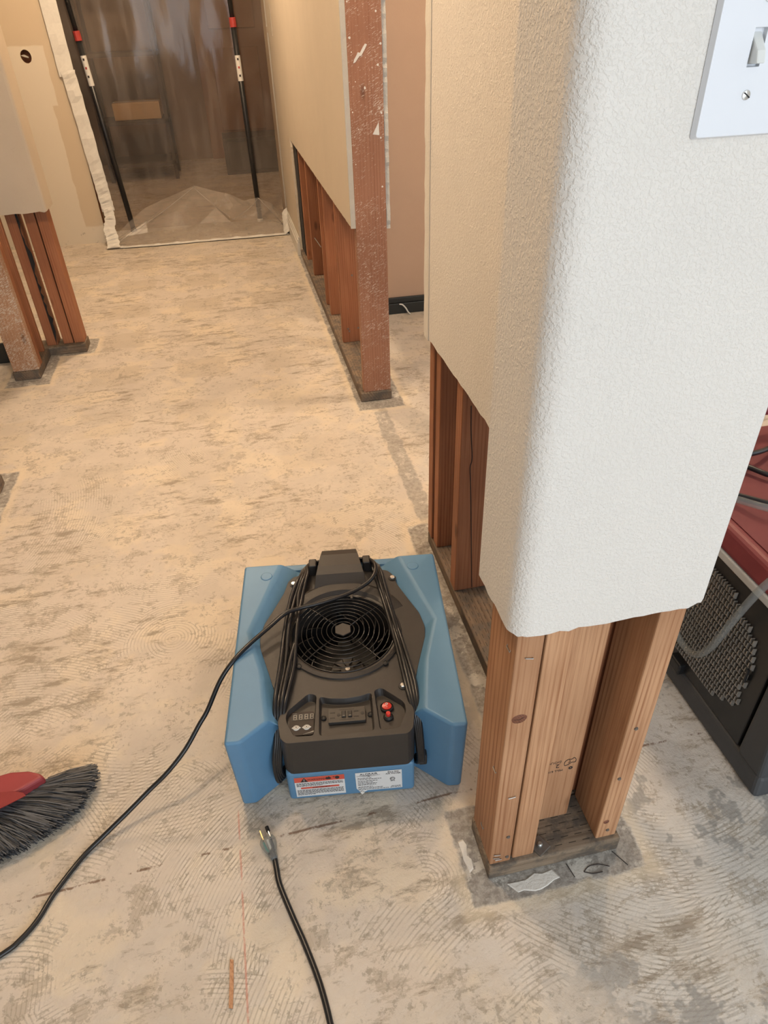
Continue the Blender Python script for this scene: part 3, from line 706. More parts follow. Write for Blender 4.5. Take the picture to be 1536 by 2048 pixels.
# blue shell: two shoulders, creased down to the insert, legs in front
def shell_half(sg):
    b = MB()
    top = [(0.219,0.0),(0.191,0.0),(0.144,0.040),(0.163,0.165),(0.195,0.270),(0.137,0.484),(0.222,0.484)]
    low = [(0.126,0.050),(0.128,0.140),(0.166,0.262),(0.098,0.455),(0.098,0.484)]
    WT, WL = 0.195, 0.168
    v = [(x,y,WT) for x,y in top] + [(x,y,WL) for x,y in low]          # 0-6 top, 7-11 low
    v += [(0.213,0.0,0.0),(0.186,0.0,0.0),(0.126,0.050,0.0),(0.214,0.480,0.0)]   # 12-15 floor
    v += [(0.0,0.050,WL),(0.0,0.140,WL),(0.0,0.262,WL),(0.0,0.455,WL),(0.0,0.484,WL),(0.0,0.050,0.0),(0.0,0.480,0.0)]  # 16-22
    f = [(0,1,2,3,4,5,6), (2,7,8,3), (3,8,9,4), (4,9,10,5), (5,10,11), (0,12,13,1), (1,13,14,7,2), (6,15,12,0), (6,5,11,20,22,15),
         (7,14,21,16), (10,19,20,11), (12,15,22,21,14,13)]
    return b.add([(x*sg, y, z) for x, y, z in v], f)
sh = shell_half(1); sh2 = shell_half(-1); sh.add(sh2.v, sh2.f)
me = sh.mesh('housing'); bmw = bmesh.new(); bmw.from_mesh(me)
bmesh.ops.remove_doubles(bmw, verts=bmw.verts[:], dist=1e-5); bmesh.ops.recalc_face_normals(bmw, faces=bmw.faces[:]); bmw.to_mesh(me); bmw.free()
hs = link('housing', me, BLUE, AM)
mo = hs.modifiers.new('bevel', 'BEVEL'); mo.width = 0.007; mo.segments = 3; mo.limit_method = 'ANGLE'; mo.angle_limit = math.radians(12)
for p in me.polygons: p.use_smooth = True
mo.harden_normals = True
# outlet lip at the back, blue box under the controls, side seam
MB().prism([(-0.203,0.478),(0.203,0.478),(0.196,0.500),(-0.196,0.500)], 0.015, 0.176).build('outlet_lip', BLUE, AM, bevel=0.006)
MB().prism([(-0.121,0.0),(0.121,0.0),(0.124,0.10),(-0.124,0.10)], 0.002, 0.090).build('front_box', BLUE, AM, bevel=0.007, seg=3)
for s in (-1, 1):
    MB().lathe([(0.0,0.0),(0.0135,0.0),(0.0128,0.0022),(0.011,0.0030),(0.0,0.0032)], (s*0.168, 0.441, 0.1940), 24).build('boss', BLUE, AM, smooth=False)
    MB().box(-0.006, 0.006, -0.03, 0.03, 0, 0.012).build('rubber_foot', BLK, AM).location = (s*0.20, 0.40, -0.0)
# black insert with the inlet and three recesses cut through its top
half = [(0.110,0.0),(0.121,0.012),(0.127,0.050),(0.118,0.078),(0.122,0.098),(0.136,0.120),(0.157,0.190),(0.170,0.232),(0.173,0.262),(0.166,0.302),(0.150,0.340),(0.128,0.395),(0.120,0.432),(0.108,0.448),(0.088,0.452)]
outl = half + [(-x, y) for x, y in reversed(half)]
IT = 0.182
recL = [(-0.055,0.103),(-0.070,0.108),(-0.110,0.070),(-0.112,0.051),(-0.096,0.014),(-0.060,0.012)]
recM = [(-0.050,0.099),(-0.030,0.092),(0.0,0.089),(0.030,0.092),(0.050,0.099),(0.0505,0.012),(-0.0505,0.010)]
recR = [(-x, y) for x, y in recL]
RI = 0.108; IC = (0.001, 0.256)
ring = [(IC[0]+RI*math.cos(k*2*math.pi/40), IC[1]+RI*math.sin(k*2*math.pi/40)) for k in range(40)]
def rounded(poly, r=0.007, n=3):
    out = []; N = len(poly)
    for i in range(N):
        p = Vector(poly[i]); a = (Vector(poly[i-1])-p); c = (Vector(poly[(i+1)%N])-p)
        rr = min(r, a.length*0.45, c.length*0.45); s = p+a.normalized()*rr; e = p+c.normalized()*rr
        for k in range(n+1):
            t = k/n; q = s*(1-t)**2 + p*2*t*(1-t) + e*t*t; out.append((q.x, q.y))
    return out
outr = rounded(outl, 0.006, 2)
bm = bmesh.new(); edges = []
def loop(pts, z):
    v = [bm.verts.new((x, y, z)) for x, y in pts]; e = [bm.edges.new((v[i], v[(i+1)%len(v)])) for i in range(len(v))]
    return v, e
def skirt(v, pts, zf):
    w = [bm.verts.new((x, y, zf(x, y))) for x, y in pts]
    for i in range(len(v)): bm.faces.new((v[i], v[(i+1)%len(v)], w[(i+1)%len(v)], w[i]))
    return w
vo, eo = loop(outr, IT); vi, ei = loop(ring, IT)
rl = [rounded(r, 0.008, 3) for r in (recL, recM, recR)]
rv = [loop(r, IT) for r in rl]
bmesh.ops.triangle_fill(bm, use_beauty=True, edges=eo+ei+sum([e for _, e in rv], []))
# skirt: the control box drops to 0.09 in front, the rest to the blue deck
skirt(vo, [(x*1.004, y) for x, y in outr], lambda x, y: 0.088 if y < 0.085 else 0.160)
skirt(vi, [(IC[0]+(x-IC[0])*0.97, IC[1]+(y-IC[1])*0.97) for x, y in ring], lambda x, y: 0.075)
def shrink(poly, k=0.90, dy=-0.004):
    cx = sum(p[0] for p in poly)/len(poly); cy = sum(p[1] for p in poly)/len(poly)
    return [(cx+(x-cx)*k, cy+(y-cy)*k+dy) for x, y in poly]
for (v, e), r in zip(rv, rl):
    q = shrink(r, 0.93, -0.004)
    w = skirt(v, q, lambda x, y: IT-0.003-0.12*max(0, y-0.01))
    bm.faces.new(w)
bmesh.ops.recalc_face_normals(bm, faces=bm.faces[:])
me = bpy.data.meshes.new('control_housing'); bm.to_mesh(me); bm.free()
ci = link('control_housing', me, BLK, AM)
mo = ci.modifiers.new('bevel', 'BEVEL'); mo.width = 0.0025; mo.segments = 2; mo.limit_method = 'ANGLE'; mo.angle_limit = math.radians(40)
MB().lathe([(0.0,0.0),(0.104,0.0),(0.104,0.002),(0,0.002)], (IC[0], IC[1], 0.075), 32).build('inlet_floor', BLK2, AM)
# raised collar round the inlet
MB().lathe([(0.106,-0.004),(0.124,-0.004),(0.1215,0.004),(0.114,0.007),(0.108,0.005),(0.106,0.0)], (IC[0], IC[1], IT), 48).build('inlet_collar', BLK, AM, smooth=False)
ci.data.polygons.foreach_set('use_smooth', [False]*len(ci.data.polygons))
# curved hood between handle and inlet
hb = MB(); vs = []; fs = []; na = 22
for i in range(na+1):
    a = math.radians(28+124*i/na); e = math.sin(math.pi*i/na)**0.5
    for r, h in ((0.1135,-0.004),(0.1135,0.008*e),(0.120,0.015*e),(0.140,0.017*e),(0.150,0.010*e),(0.153,-0.004)): vs.append((IC[0]+r*math.cos(a), IC[1]+r*math.sin(a), IT+h))
for i in range(na):
    for k in range(6): fs.append((i*6+k, i*6+(k+1)%6, i*6+6+(k+1)%6, i*6+6+k))
hb.add(vs, fs+[(0,1,2,3,4,5), tuple(na*6+k for k in range(5,-1,-1))]).build('inlet_hood', BLK, AM, smooth='auto')
# impeller and motor
mt = MB().lathe([(0.0,0.0),(0.040,0.0),(0.040,0.030),(0.034,0.036),(0.0,0.038)], (0, 0, 0), 28).build('motor', BLK, AM); mt.location = (IC[0]+0.004, IC[1]-0.040, 0.077)
for k in range(10):
    a = k*2*math.pi/10
    MB().box(0.014, 0.034, -0.0012, 0.0012, 0.036, 0.041).build('cooling_rib', BLK, mt).rotation_euler = (0, 0, a)
MB().lathe([(0,0.036),(0.005,0.036),(0.005,0.043),(0,0.0435)], seg=10).build('shaft_screw', CHR, mt)
for k in range(14):
    a = k*2*math.pi/14
    b = MB(); n = 5; vs = []; fs = []
    for i in range(n):
        r = 0.072+0.030*i/(n-1); t = 0.35*(i/(n-1))
        for h in (0.0, 0.070): vs.append((r*math.cos(t), r*math.sin(t), h))
    for i in range(n-1): fs.append((2*i, 2*i+2, 2*i+3, 2*i+1))
    o = b.add(vs, fs).build('impeller_blade', BLK2, AM); o.location = (IC[0], IC[1], 0.078); o.rotation_euler = (0, 0, a)
    q = o.modifiers.new('thick', 'SOLIDIFY'); q.thickness = 0.002
# wire guard
gd = MB().prism([(0.0185*math.cos(math.radians(60*k+30)), 0.0185*math.sin(math.radians(60*k+30))) for k in range(6)], 0, 0.003).build('inlet_guard', BLK, AM, bevel=0.001)
gd.location = (IC[0], IC[1], 0.194)
for i in range(9):
    r = 0.0235+0.0105*i; dz = -0.006*(i/8)**2
    pts = [(r*math.cos(k*2*math.pi/48), r*math.sin(k*2*math.pi/48), dz) for k in range(48)]
    MB().tube(pts, 0.0010 if i < 8 else 0.0015, 6, closed=True).build('guard_ring', WIRE, gd, smooth=True)
for a in (45, 135, 225, 315):
    c, s = math.cos(math.radians(a-3)), math.sin(math.radians(a-3))
    MB().tube([(0.012*c, 0.012*s, -0.002), (0.07*c, 0.07*s, -0.003), (0.112*c, 0.112*s, -0.008), (0.119*c, 0.119*s, -0.008)], 0.0013, 6).build('guard_spoke', WIRE, gd, smooth=True)
    MB().lathe([(0.0,0),(0.0062,0),(0.0062,0.003),(0.0035,0.0042),(0.003,0.003),(0,0.003)], (0.121*c, 0.121*s, -0.010), 12).build('guard_screw', BLK2, gd)
for x, y in ((-0.107, 0.421), (0.118, 0.418), (0.111, 0.107)):
    sc = MB().lathe([(0.0,0),(0.0088,0),(0.0088,0.0015),(0,0.0015)], (x, y, IT), 16).build('panel_screw', BLK2, AM)
    MB().lathe([(0.0,0.001),(0.0058,0.001),(0.0058,0.0045),(0.0045,0.0056),(0,0.0058)], (x, y, IT), 6 if y < 0.2 else 14).build('screw_head', CHR, sc)
# carrying handle at the back
hv = []; hf = []
sec = [(0.500,0.150,0.041),(0.498,0.212,0.040),(0.470,0.222,0.043),(0.432,0.222,0.049),(0.412,0.214,0.054),(0.392,0.197,0.058),(0.380,0.184,0.060)]
for y, z, w in sec: hv += [(-w, y, z), (w, y, z), (w*1.06, y, z-0.035), (-w*1.06, y, z-0.035)]
for i in range(len(sec)-1):
    for k in range(4): hf.append((4*i+k, 4*i+(k+1)%4, 4*i+4+(k+1)%4, 4*i+4+k))
hf += [(0,1,2,3), tuple(4*(len(sec)-1)+k for k in (3,2,1,0))]
hd = MB().add(hv, hf).build('handle', BLK, AM, bevel=0.004)
for s in (-1, 1): MB().box(-0.009, 0.009, -0.013, 0.013, 0, 0.045).build('cord_post', BLK, hd, bevel=0.003).location = (s*0.062, 0.462, 0.165)
MB().box(0.020, 0.026, 0.352, 0.372, IT, IT+0.010).build('tab', BLK, AM, bevel=0.001)

# ---- controls
RZ = lambda y: IT-0.003-0.12*max(0, y-0.01)+0.0008     # height of the tilted recess floors
TILT = -math.atan(0.12)
def on_panel(o, x, y, dz=0.0):
    o.location = (x, y, RZ(y)+dz); o.rotation_euler = (TILT, 0, 0); return o
dp = on_panel(MB().prism(rounded([(-0.022,-0.031),(0.023,-0.031),(0.023,0.026),(-0.022,0.026)], 0.005), 0, 0.0012).build('display_panel', plain('smoked_panel', (0.016,0.009,0.008), 0.45, spec=0.25), AM), -0.0835, 0.047)
on_panel(MB().prism([(-0.019,0),(0.019,0),(0.019,0.016),(-0.019,0.016)], 0, 0.0002).build('display_window', BLK2, AM), -0.083, 0.052, 0.0012)
SEGM = plain('unlit_segments', (0.32,0.30,0.26), 0.5)
for d in range(4):
    x = -0.0985+0.0104*d
    dg = MB()
    for (a, b, c, e) in ((0,0.006,0.0115,0.0128),(0,0.006,0.0058,0.0070),(0,0.006,0,0.0012),(0,0.0012,0,0.006),(0,0.0012,0.0066,0.0125),(0.0050,0.0062,0,0.006),(0.0050,0.0062,0.0066,0.0125)):
        dg.box(a, b, c, e, 0, 0.0003)
    o = dg.build('digit', SEGM, AM); on_panel(o, x, 0.0535, 0.0016)
    MB().box(0.0075, 0.0085, 0, 0.0011, 0, 0.0003).build('decimal_dot', SEGM, o)
MB().box(0, 0.008, 0, 0.0007, 0, 0.0003).build('panel_print', SEGM, dp).location = (-0.017, 0.0225, 0.0013)
WBT = plain('white_button', (0.62,0.61,0.58), 0.4)
for x, fl in ((-0.0925, -1), (-0.0735, 1)):
    o = on_panel(MB().lathe([(0,0),(0.0062,0),(0.0062,0.0008),(0.0052,0.002),(0,0.0022)], seg=18).build('arrow_button', WBT, AM), x, 0.034, 0.0012)
    MB().lathe([(0.0036,0.0018),(0.0042,0.0018),(0.0042,0.0026),(0.0036,0.0026)], seg=18).build('button_ring', SEGM, o)
    MB().prism([(-0.0016,-0.001*fl),(0.0016,-0.001*fl),(0,0.0014*fl)], 0.002, 0.0027).build('arrow', INK, o)
    MB().prism([(0.0085,0),(0.0060,0.0022),(0.0060,-0.0022)], 0, 0.001).build('button_wing', WBT, o); MB().prism([(-0.0085,0),(-0.0060,-0.0022),(-0.0060,0.0022)], 0, 0.001).build('button_wing', WBT, o)
scr = on_panel(MB().prism([(-0.010,0.0),(0.010,0.004),(0.011,0.008),(0.004,0.0045)], 0, 0.0004).build('peeling_scuff', SEGM, AM), -0.070, 0.018, 0.0013)
ot = on_panel(MB().prism(rounded([(-0.0345,-0.0175),(0.0345,-0.0175),(0.0345,0.0175),(-0.0345,0.0175)], 0.002), 0, 0.006).build('outlet', plain('outlet_black', (0.030,0.026,0.022), 0.45), AM, bevel=0.001), 0.001, 0.0530)
for sx in (-1, 1):
    for dy in (-0.0065, 0.0065): MB().box(-0.0045, 0.0045, -0.0011, 0.0011, 0.0059, 0.0064).build('slot', BLK2, ot).location = (sx*0.0175+(-0.009 if sx < 0 else 0.0), dy, 0)
    MB().lathe([(0,0.0059),(0.0034,0.0059),(0.0034,0.0065),(0,0.0065)], (sx*0.0215-0.0075*0 + (0.0065 if sx < 0 else 0.0075), 0, 0), 14).build('ground_hole', BLK2, ot)
    b = MB().box(-0.0038, 0.0038, -0.0072, 0.0072, 0.006, 0.0085).build('test_button', BLK2, ot, bevel=0.0008); b.location = (sx*0.0058, 0, 0)
    MB().box(-0.0018, 0.0018, -0.0052, -0.0045, 0.0085, 0.0087).build('button_mark', SEGM, b)
    MB().box(-0.014, 0.014, -0.0006, 0.0006, 0.006, 0.0062).build('outlet_print', BLK2, ot).location = (0, sx*0.0125, 0)
    scw = on_panel(MB().lathe([(0,0),(0.0052,0),(0.0052,0.0022),(0.0035,0.0032),(0.002,0.0022),(0,0.0022)], seg=16).build('outlet_screw', BLK2, AM), 0.001+sx*0.0435, 0.0530)
rk = on_panel(MB().lathe([(0,0),(0.0125,0),(0.0125,0.004),(0.0105,0.0055),(0.0098,0.004),(0,0.004)], seg=24).build('power_switch', BLK2, AM), 0.0765, 0.066)
MB().lathe([(0,0.004),(0.0092,0.004),(0.0088,0.0062),(0,0.0075)], seg=20).build('rocker', REDL, rk)
MB().lathe([(0.0016,0.0072),(0.0024,0.0072),(0.0024,0.0079),(0.0016,0.0079)], (0, 0.0036, 0), 14).build('rocker_mark', PAPER, rk)
MB().box(-0.0004, 0.0004, -0.005, -0.0018, 0.0070, 0.0078).build('rocker_mark', PAPER, rk)
rb = on_panel(MB().lathe([(0,0),(0.0092,0),(0.0092,0.003),(0.0066,0.006),(0.0052,0.0065),(0,0.0065)], seg=20).build('breaker', BLK2, AM), 0.0775, 0.042)
MB().lathe([(0,0.006),(0.0044,0.006),(0.0044,0.012),(0.0038,0.013),(0,0.013)], seg=16).build('reset_button', REDL, rb)

# ---- the two stickers on the front box
FR = (math.radians(90), 0, 0)
STW = plain('white_label', (0.72,0.72,0.71), 0.4, var=0.02); STR = plain('red_label_print', (0.62,0.095,0.06), 0.4, var=0.03)
def flat(name, pts, y, mat, parent, th=0.0003):
    n = len(pts)
    return MB().add([(a, y, b) for a, b in pts] + [(a, y-th, b) for a, b in pts], [tuple(range(n)), tuple(range(2*n-1, n-1, -1))] + [(i, n+i, n+(i+1)%n, (i+1)%n) for i in range(n)]).build(name, mat, parent)
def rect(x0, x1, z0, z1): return [(x0,z0),(x1,z0),(x1,z1),(x0,z1)]
def fine_print(parent, x0, x1, z, seed, y=-0.0012, h=0.0011, fill=1.0):
    rr = random.Random(seed); x = x0; b = MB(); end = x0+(x1-x0)*fill
    while x < end-0.001:
        w = rr.uniform(0.0018, 0.0062); b.box(x, min(end, x+w), y-0.0002, y, z-h/2, z+h/2); x += w+0.0011
    o = b.build('small_print', INK, parent); o['kind'] = 'stuff'; return o
wl = flat('warning_label', rect(-0.107, -0.0125, 0.0135, 0.0755), -0.0006, STW, AM)
flat('red_band', rect(-0.107, -0.0125, 0.0605, 0.0755), -0.0010, STR, wl)
flat('warning_triangle', [(-0.0955,0.0615),(-0.0815,0.0615),(-0.0885,0.0742)], -0.0014, INK, wl)
text('!', 0.0105, (-0.0885, -0.0020, 0.0670), FR, STW, wl)
text('WARNING', 0.0068, (-0.066, -0.0015, 0.0672), FR, INK, wl)
flat('hazard_icon', [(-0.0490,0.0675),(-0.0455,0.0720),(-0.0435,0.0700),(-0.0420,0.0735),(-0.0385,0.0690),(-0.0370,0.0665),(-0.0400,0.0645),(-0.0460,0.0645)], -0.0014, INK, wl)
flat('hazard_icon', [(-0.0340,0.0715),(-0.0300,0.0700),(-0.0310,0.0690),(-0.0345,0.0700)], -0.0014, INK, wl)
flat('hazard_icon', [(-0.0260+0.0042*math.cos(k), 0.0680+0.0046*math.sin(k)) for k in [i*0.5236 for i in range(12)]], -0.0014, INK, wl)
flat('red_band', rounded(rect(-0.097, -0.0235, 0.0385, 0.0435), 0.0024), -0.0010, STR, wl)
text('AVERTISSEMENT', 0.0046, (-0.058, -0.0015, 0.0410), FR, INK, wl)
for i, z in enumerate((0.0565, 0.0535, 0.0505, 0.0475)): fine_print(wl, -0.104, -0.016, z, 60+i, fill=1.0 if i < 3 else 0.55)
for i, z in enumerate((0.0345, 0.0315, 0.0285, 0.0255, 0.0225, 0.0195)): fine_print(wl, -0.104, -0.016, z, 80+i, fill=1.0 if i < 5 else 0.4)
rl_ = flat('rating_label', [(0.008,0.0745),(0.0965,0.0745),(0.0970,0.0155),(0.030,0.0155),(0.0235,0.0105),(0.0185,0.0050),(0.0150,0.0120),(0.0085,0.0240)], -0.0006, STW, AM)
text('ALORAIR', 0.0082, (0.0335, -0.0012, 0.0685), FR, INK, rl_)
flat('logo_swoosh', [(0.010,0.0635),(0.030,0.0625),(0.0345,0.0605),(0.036,0.0622),(0.055,0.0645),(0.036,0.0632),(0.033,0.0640)], -0.0010, INK, rl_)
text('Zeus 900', 0.0056, (0.080, -0.0012, 0.0700), FR, INK, rl_)
text('AIR MOVER', 0.0056, (0.080, -0.0012, 0.0645), FR, INK, rl_)
for i, (z, fl) in enumerate(((0.0565,0.42),(0.0525,0.72),(0.0470,0.60),(0.0425,0.46),(0.0385,0.60),(0.0345,0.55),(0.0280,0.45),(0.0240,0.75),(0.0195,0.95))): fine_print(rl_, 0.012, 0.075, z, 120+i, fill=fl)
fine_print(rl_, 0.076, 0.095, 0.0235, 140); fine_print(rl_, 0.074, 0.095, 0.0195, 141)
MB().lathe([(0.0042,-0.0002),(0.0050,-0.0002),(0.0050,0.0003),(0.0042,0.0003)], (0.0785, -0.0011, 0.0475), 20, 'y').build('approval_mark', INK, rl_)
text('ETL', 0.0046, (0.0785, -0.0012, 0.0475), FR, INK, rl_)
fine_print(rl_, 0.0745, 0.083, 0.0405, 142)
flat('curled_corner', [(0.0150,0.0120),(0.0185,0.0050),(0.0235,0.0105),(0.0190,0.0165)], -0.0022, PAPER, rl_)

# ---- power cord: loops wound between handle and front box, then the run across the floor
CR = 0.0042
for k in range(4):
    d = k*0.0086; rr = random.Random(50+k)
    L = [(-0.116-0.002*k, 0.055+0.004*k, 0.030+0.006*k), (-0.128-0.003*k, 0.025-0.004*k, 0.048), (-0.131-d*0.4, 0.018, 0.090+0.004*k), (-0.122-d*0.45, 0.045, 0.150), (-0.113-d*0.75, 0.085, 0.190+0.002*(k%2)),
         (-0.103-d+0.004, 0.170, 0.193+0.006*(k%2)), (-0.094-d+0.010*(k==1), 0.270, 0.195+0.006*((k+1)%2)), (-0.086-d*0.9, 0.360, 0.196+0.004*(k%2)), (-0.074-d*0.6, 0.430, 0.200), (-0.062-d*0.3, 0.484+0.003*k, 0.190-0.008*k)]
    R_ = [(0.062+d*0.3, 0.484+0.003*k, 0.190-0.008*k), (0.076+d*0.6, 0.430, 0.200), (0.086+d*0.5, 0.370, 0.196+0.004*(k%2)), (0.098+d*0.5, 0.280, 0.194+0.005*((k+1)%2)), (0.109+d*0.55, 0.190, 0.193+0.006*(k%2)),
          (0.116+d*0.7, 0.110, 0.190), (0.124+d*0.45, 0.055, 0.172), (0.130+d*0.35, 0.026, 0.110), (0.131+d*0.3, 0.022, 0.060), (0.120+0.003*k, 0.055, 0.028+0.006*k)]
    MB().tube(spline(L+R_, 6), CR, 8).build('cord_loop', RUB, AM, smooth=True)
TL = [(0.070,0.462,0.206),(0.080,0.436,0.214),(0.078,0.402,0.216),(0.060,0.374,0.214),(0.022,0.350,0.211),(-0.035,0.328,0.210),(-0.088,0.312,0.212),(-0.118,0.296,0.215),(-0.150,0.268,0.208)]
ca, sa = math.cos(math.radians(7.6)), math.sin(math.radians(7.6))
def toam(p):
    x, y = p[0]-0.0644, p[1]-0.7594
    return (x*ca - y*sa, x*sa + y*ca, p[2])
TW = [(-0.094,1.009,0.2035),(-0.127,0.980,0.196),(-0.158,0.956,0.172),(-0.188,0.917,0.140),(-0.208,0.899,0.122),(-0.239,0.868,0.096),(-0.277,0.844,0.070),(-0.313,0.828,0.050),(-0.357,0.803,0.030),(-0.404,0.775,0.012),(-0.438,0.748,0.005),(-0.477,0.694,0.0047),(-0.498,0.653,0.0047),(-0.521,0.626,0.0047),(-0.549,0.608,0.0047),(-0.66,0.56,0.0047),(-0.80,0.56,0.0047)]
MB().tube(spline(TL+[toam(p) for p in TW], 8), 0.0046, 8).build('power_cord', RUB, AM, smooth=True)
MB().box(-0.008, 0.008, -0.01, 0.01, 0, 0.03).build('cord_cleat', BLK, AM, bevel=0.003).location = (0.140, 0.030, 0.050)

# ------------------------------------------------------------------ cord with the clear plug lying on the floor
CP = empty('plug_cord', (-0.093, 0.65, 0)); tag(CP, 'black power cord ending in a clear three-prong plug on the floor', 'power cord')
def cl(p): return (p[0]+0.093, p[1]-0.65, p[2])
MB().tube(spline([cl(p) for p in [(-0.0945,0.664,0.009),(-0.093,0.645,0.007),(-0.090,0.618,0.0052),(-0.074,0.563,0.005),(-0.059,0.516,0.005),(-0.045,0.465,0.005),(-0.038,0.429,0.005),(-0.034,0.397,0.005),(-0.030,0.35,0.005),(-0.03,0.24,0.005),(-0.06,0.10,0.005)]], 8), 0.0050, 8).build('cord', RUB, CP, smooth=True)
tg = NT('clear_plug_vinyl'); tr = tg.new('ShaderNodeBsdfTransparent'); tg.set(tr.inputs[0], (0.80,0.82,0.80)); gl = tg.new('ShaderNodeBsdfPrincipled'); tg.set(gl.inputs['Base Color'], (0.55,0.56,0.55)); tg.set(gl.inputs['Roughness'], 0.15)
mx = tg.new('ShaderNodeMixShader'); tg.set(mx.inputs[0], 0.24); tg.set(mx.inputs[1], tr.outputs[0]); tg.set(mx.inputs[2], gl.outputs[0]); tg.t.links.new(mx.outputs[0], tg.n['Material Output'].inputs[0])
CLEAR = tg.m
pd = Vector((-0.014, 0.052, 0)).normalized(); pn = Vector((pd.y, -pd.x, 0)); pz = 0.0125
base = Vector((-0.0945, 0.662, pz))
def pp(a, b, c=0.0): q = base + pd*a + pn*b + Vector((0,0,c)); return cl(q)
prs = [(0.0,0.006,0.006),(0.006,0.0075,0.0075),(0.014,0.0085,0.008),(0.020,0.0115,0.009),(0.030,0.0145,0.0115),(0.038,0.0150,0.012),(0.042,0.0135,0.011)]
b = MB(); vs = []; fs = []; n = 12
for a, w, h in prs:
    for k in range(n):
        t = 2*math.pi*k/n; vs.append(pp(a, w*math.cos(t), h*math.sin(t)))
for i in range(len(prs)-1):
    for k in range(n): fs.append((i*n+k, i*n+(k+1)%n, (i+1)*n+(k+1)%n, (i+1)*n+k))
fs += [tuple(range(n-1,-1,-1)), tuple((len(prs)-1)*n+k for k in range(n))]
b.add(vs, fs).build('plug_body', CLEAR, CP, smooth=True)
MB().tube([pp(0.002,0), pp(0.012,0)], 0.0058, 8).build('strain_relief', RUB, CP); MB().tube([pp(0.010,-0.005,0.002), pp(0.018,0.004,0.002)], 0.0042, 8).build('cable_clip', BLK2, CP)
for bb, cc, cm in ((-0.007, 0.0, (0.05,0.30,0.25)), (0.0, 0.003, (0.75,0.75,0.72)), (0.006, 0.0, (0.02,0.02,0.02))):
    MB().tube([pp(0.012, bb*0.4, cc), pp(0.024, bb, cc), pp(0.038, bb*1.1, cc)], 0.0021, 6).build('inner_wire', plain('wire_insulation', cm, 0.4), CP)
BRASS = plain('brass_prong', (0.72,0.50,0.22), 0.25, 0.9)
for bb, cm in ((-0.0068, BRASS), (0.0068, CHR)):
    v = []
    for a in (0.040, 0.060):
        for x in (-0.0009, 0.0009):
            for z in (-0.0033, 0.0033): v.append(pp(a, bb+x, z+0.003))
    MB().add(v, [(0,1,3,2),(4,6,7,5),(0,4,5,1),(2,3,7,6),(0,2,6,4),(1,5,7,3)]).build('blade_prong', cm, CP)
MB().tube([pp(0.040,0.0055,-0.0055), pp(0.062,0.0055,-0.0055)], 0.0026, 8).build('ground_prong', CHR, CP); MB().tube([pp(0.052,0.007,0.004), pp(0.062,0.007,0.004)], 0.0036, 8).build('prong_sleeve', BLK2, CP)

# ------------------------------------------------------------------ light switch on the column
SW = empty('light_switch', (0.393, 0.5415, 1.150)); tag(SW, 'white toggle light switch plate on the cream wall end', 'light switch')
SWW = plain('white_switch_plastic', (0.80,0.82,0.86), 0.30, var=0.01)
bm = bmesh.new(); vo, eo = loop(rounded([(-0.035,0.0),(0.035,0.0),(0.035,0.114),(-0.035,0.114)], 0.003, 3), 0.0055)
vi, ei = loop([(-0.0051,0.045),(0.0051,0.045),(0.0051,0.069),(-0.0051,0.069)], 0.0055)
bmesh.ops.triangle_fill(bm, use_beauty=True, edges=eo+ei)
skirt(vo, [(x*1.045, (y-0.057)*1.03+0.057) for x, y in rounded([(-0.035,0.0),(0.035,0.0),(0.035,0.114),(-0.035,0.114)], 0.003, 3)], lambda x, y: 0.0)
w = skirt(vi, [(-0.0051,0.045),(0.0051,0.045),(0.0051,0.069),(-0.0051,0.069)], lambda x, y: 0.001); bm.faces.new(w)
bmesh.ops.recalc_face_normals(bm, faces=bm.faces[:]); me = bpy.data.meshes.new('cover_plate'); bm.to_mesh(me); bm.free()
cp = link('cover_plate', me, SWW, SW); cp.rotation_euler = (math.radians(90), 0, 0)
mo = cp.modifiers.new('bevel', 'BEVEL'); mo.width = 0.0012; mo.segments = 3; mo.limit_method = 'ANGLE'; mo.angle_limit = math.radians(30)
tgl = MB().add([(-0.0042,0,0.0465),(0.0042,0,0.0465),(0.0042,0,0.0675),(-0.0042,0,0.0675),(-0.0036,-0.014,0.0475),(0.0036,-0.014,0.0475),(0.0036,-0.0115,0.0555),(-0.0036,-0.0115,0.0555)],
               [(0,1,2,3),(4,7,6,5),(0,4,5,1),(1,5,6,2),(2,6,7,3),(3,7,4,0)]).build('toggle', plain('ivory_toggle', (0.74,0.75,0.72), 0.35, var=0.01), SW, bevel=0.0012)
for z in (0.027, 0.087):
    s_ = MB().lathe([(0,0),(0.0036,0),(0.0032,0.0010),(0,0.0014)], seg=14, axis='y').build('screw', CHR, SW); s_.location = (0, -0.0053, z)
    MB().box(-0.003, 0.003, -0.0017, -0.0010, -0.0004, 0.0004).build('screw_slot', BLK2, s_).rotation_euler = (0, 0.6, 0)

# ------------------------------------------------------------------ dehumidifier behind the wall end
DG = plain('dark_grey_housing', (0.055,0.058,0.062), 0.55, var=0.06, bump=0.2); DK = plain('black_side_panel', (0.012,0.013,0.014), 0.35)
DR = plain('maroon_lid', (0.20,0.030,0.036), 0.5, var=0.06, bump=0.15); FM = plain('bare_filter_metal', (0.42,0.40,0.37), 0.35, 0.8, var=0.15)
DH = empty('dehumidifier', (0.815, 0.65, 0)); tag(DH, 'dark grey and maroon dehumidifier with metal mesh filter beside the studs', 'dehumidifier')
tray = MB().prism([(-0.012,-0.075),(0.40,-0.075),(0.40,0.56),(-0.012,0.56)], 0.004, 0.050, [(0.0,-0.06),(0.39,-0.06),(0.39,0.55),(0.0,0.55)]).build('base_tray', DG, DH, bevel=0.010, seg=3)
MB().box(0.0, 0.385, 0.012, 0.55, 0.05, 0.372).build('side_panel', DK, DH, bevel=0.003)
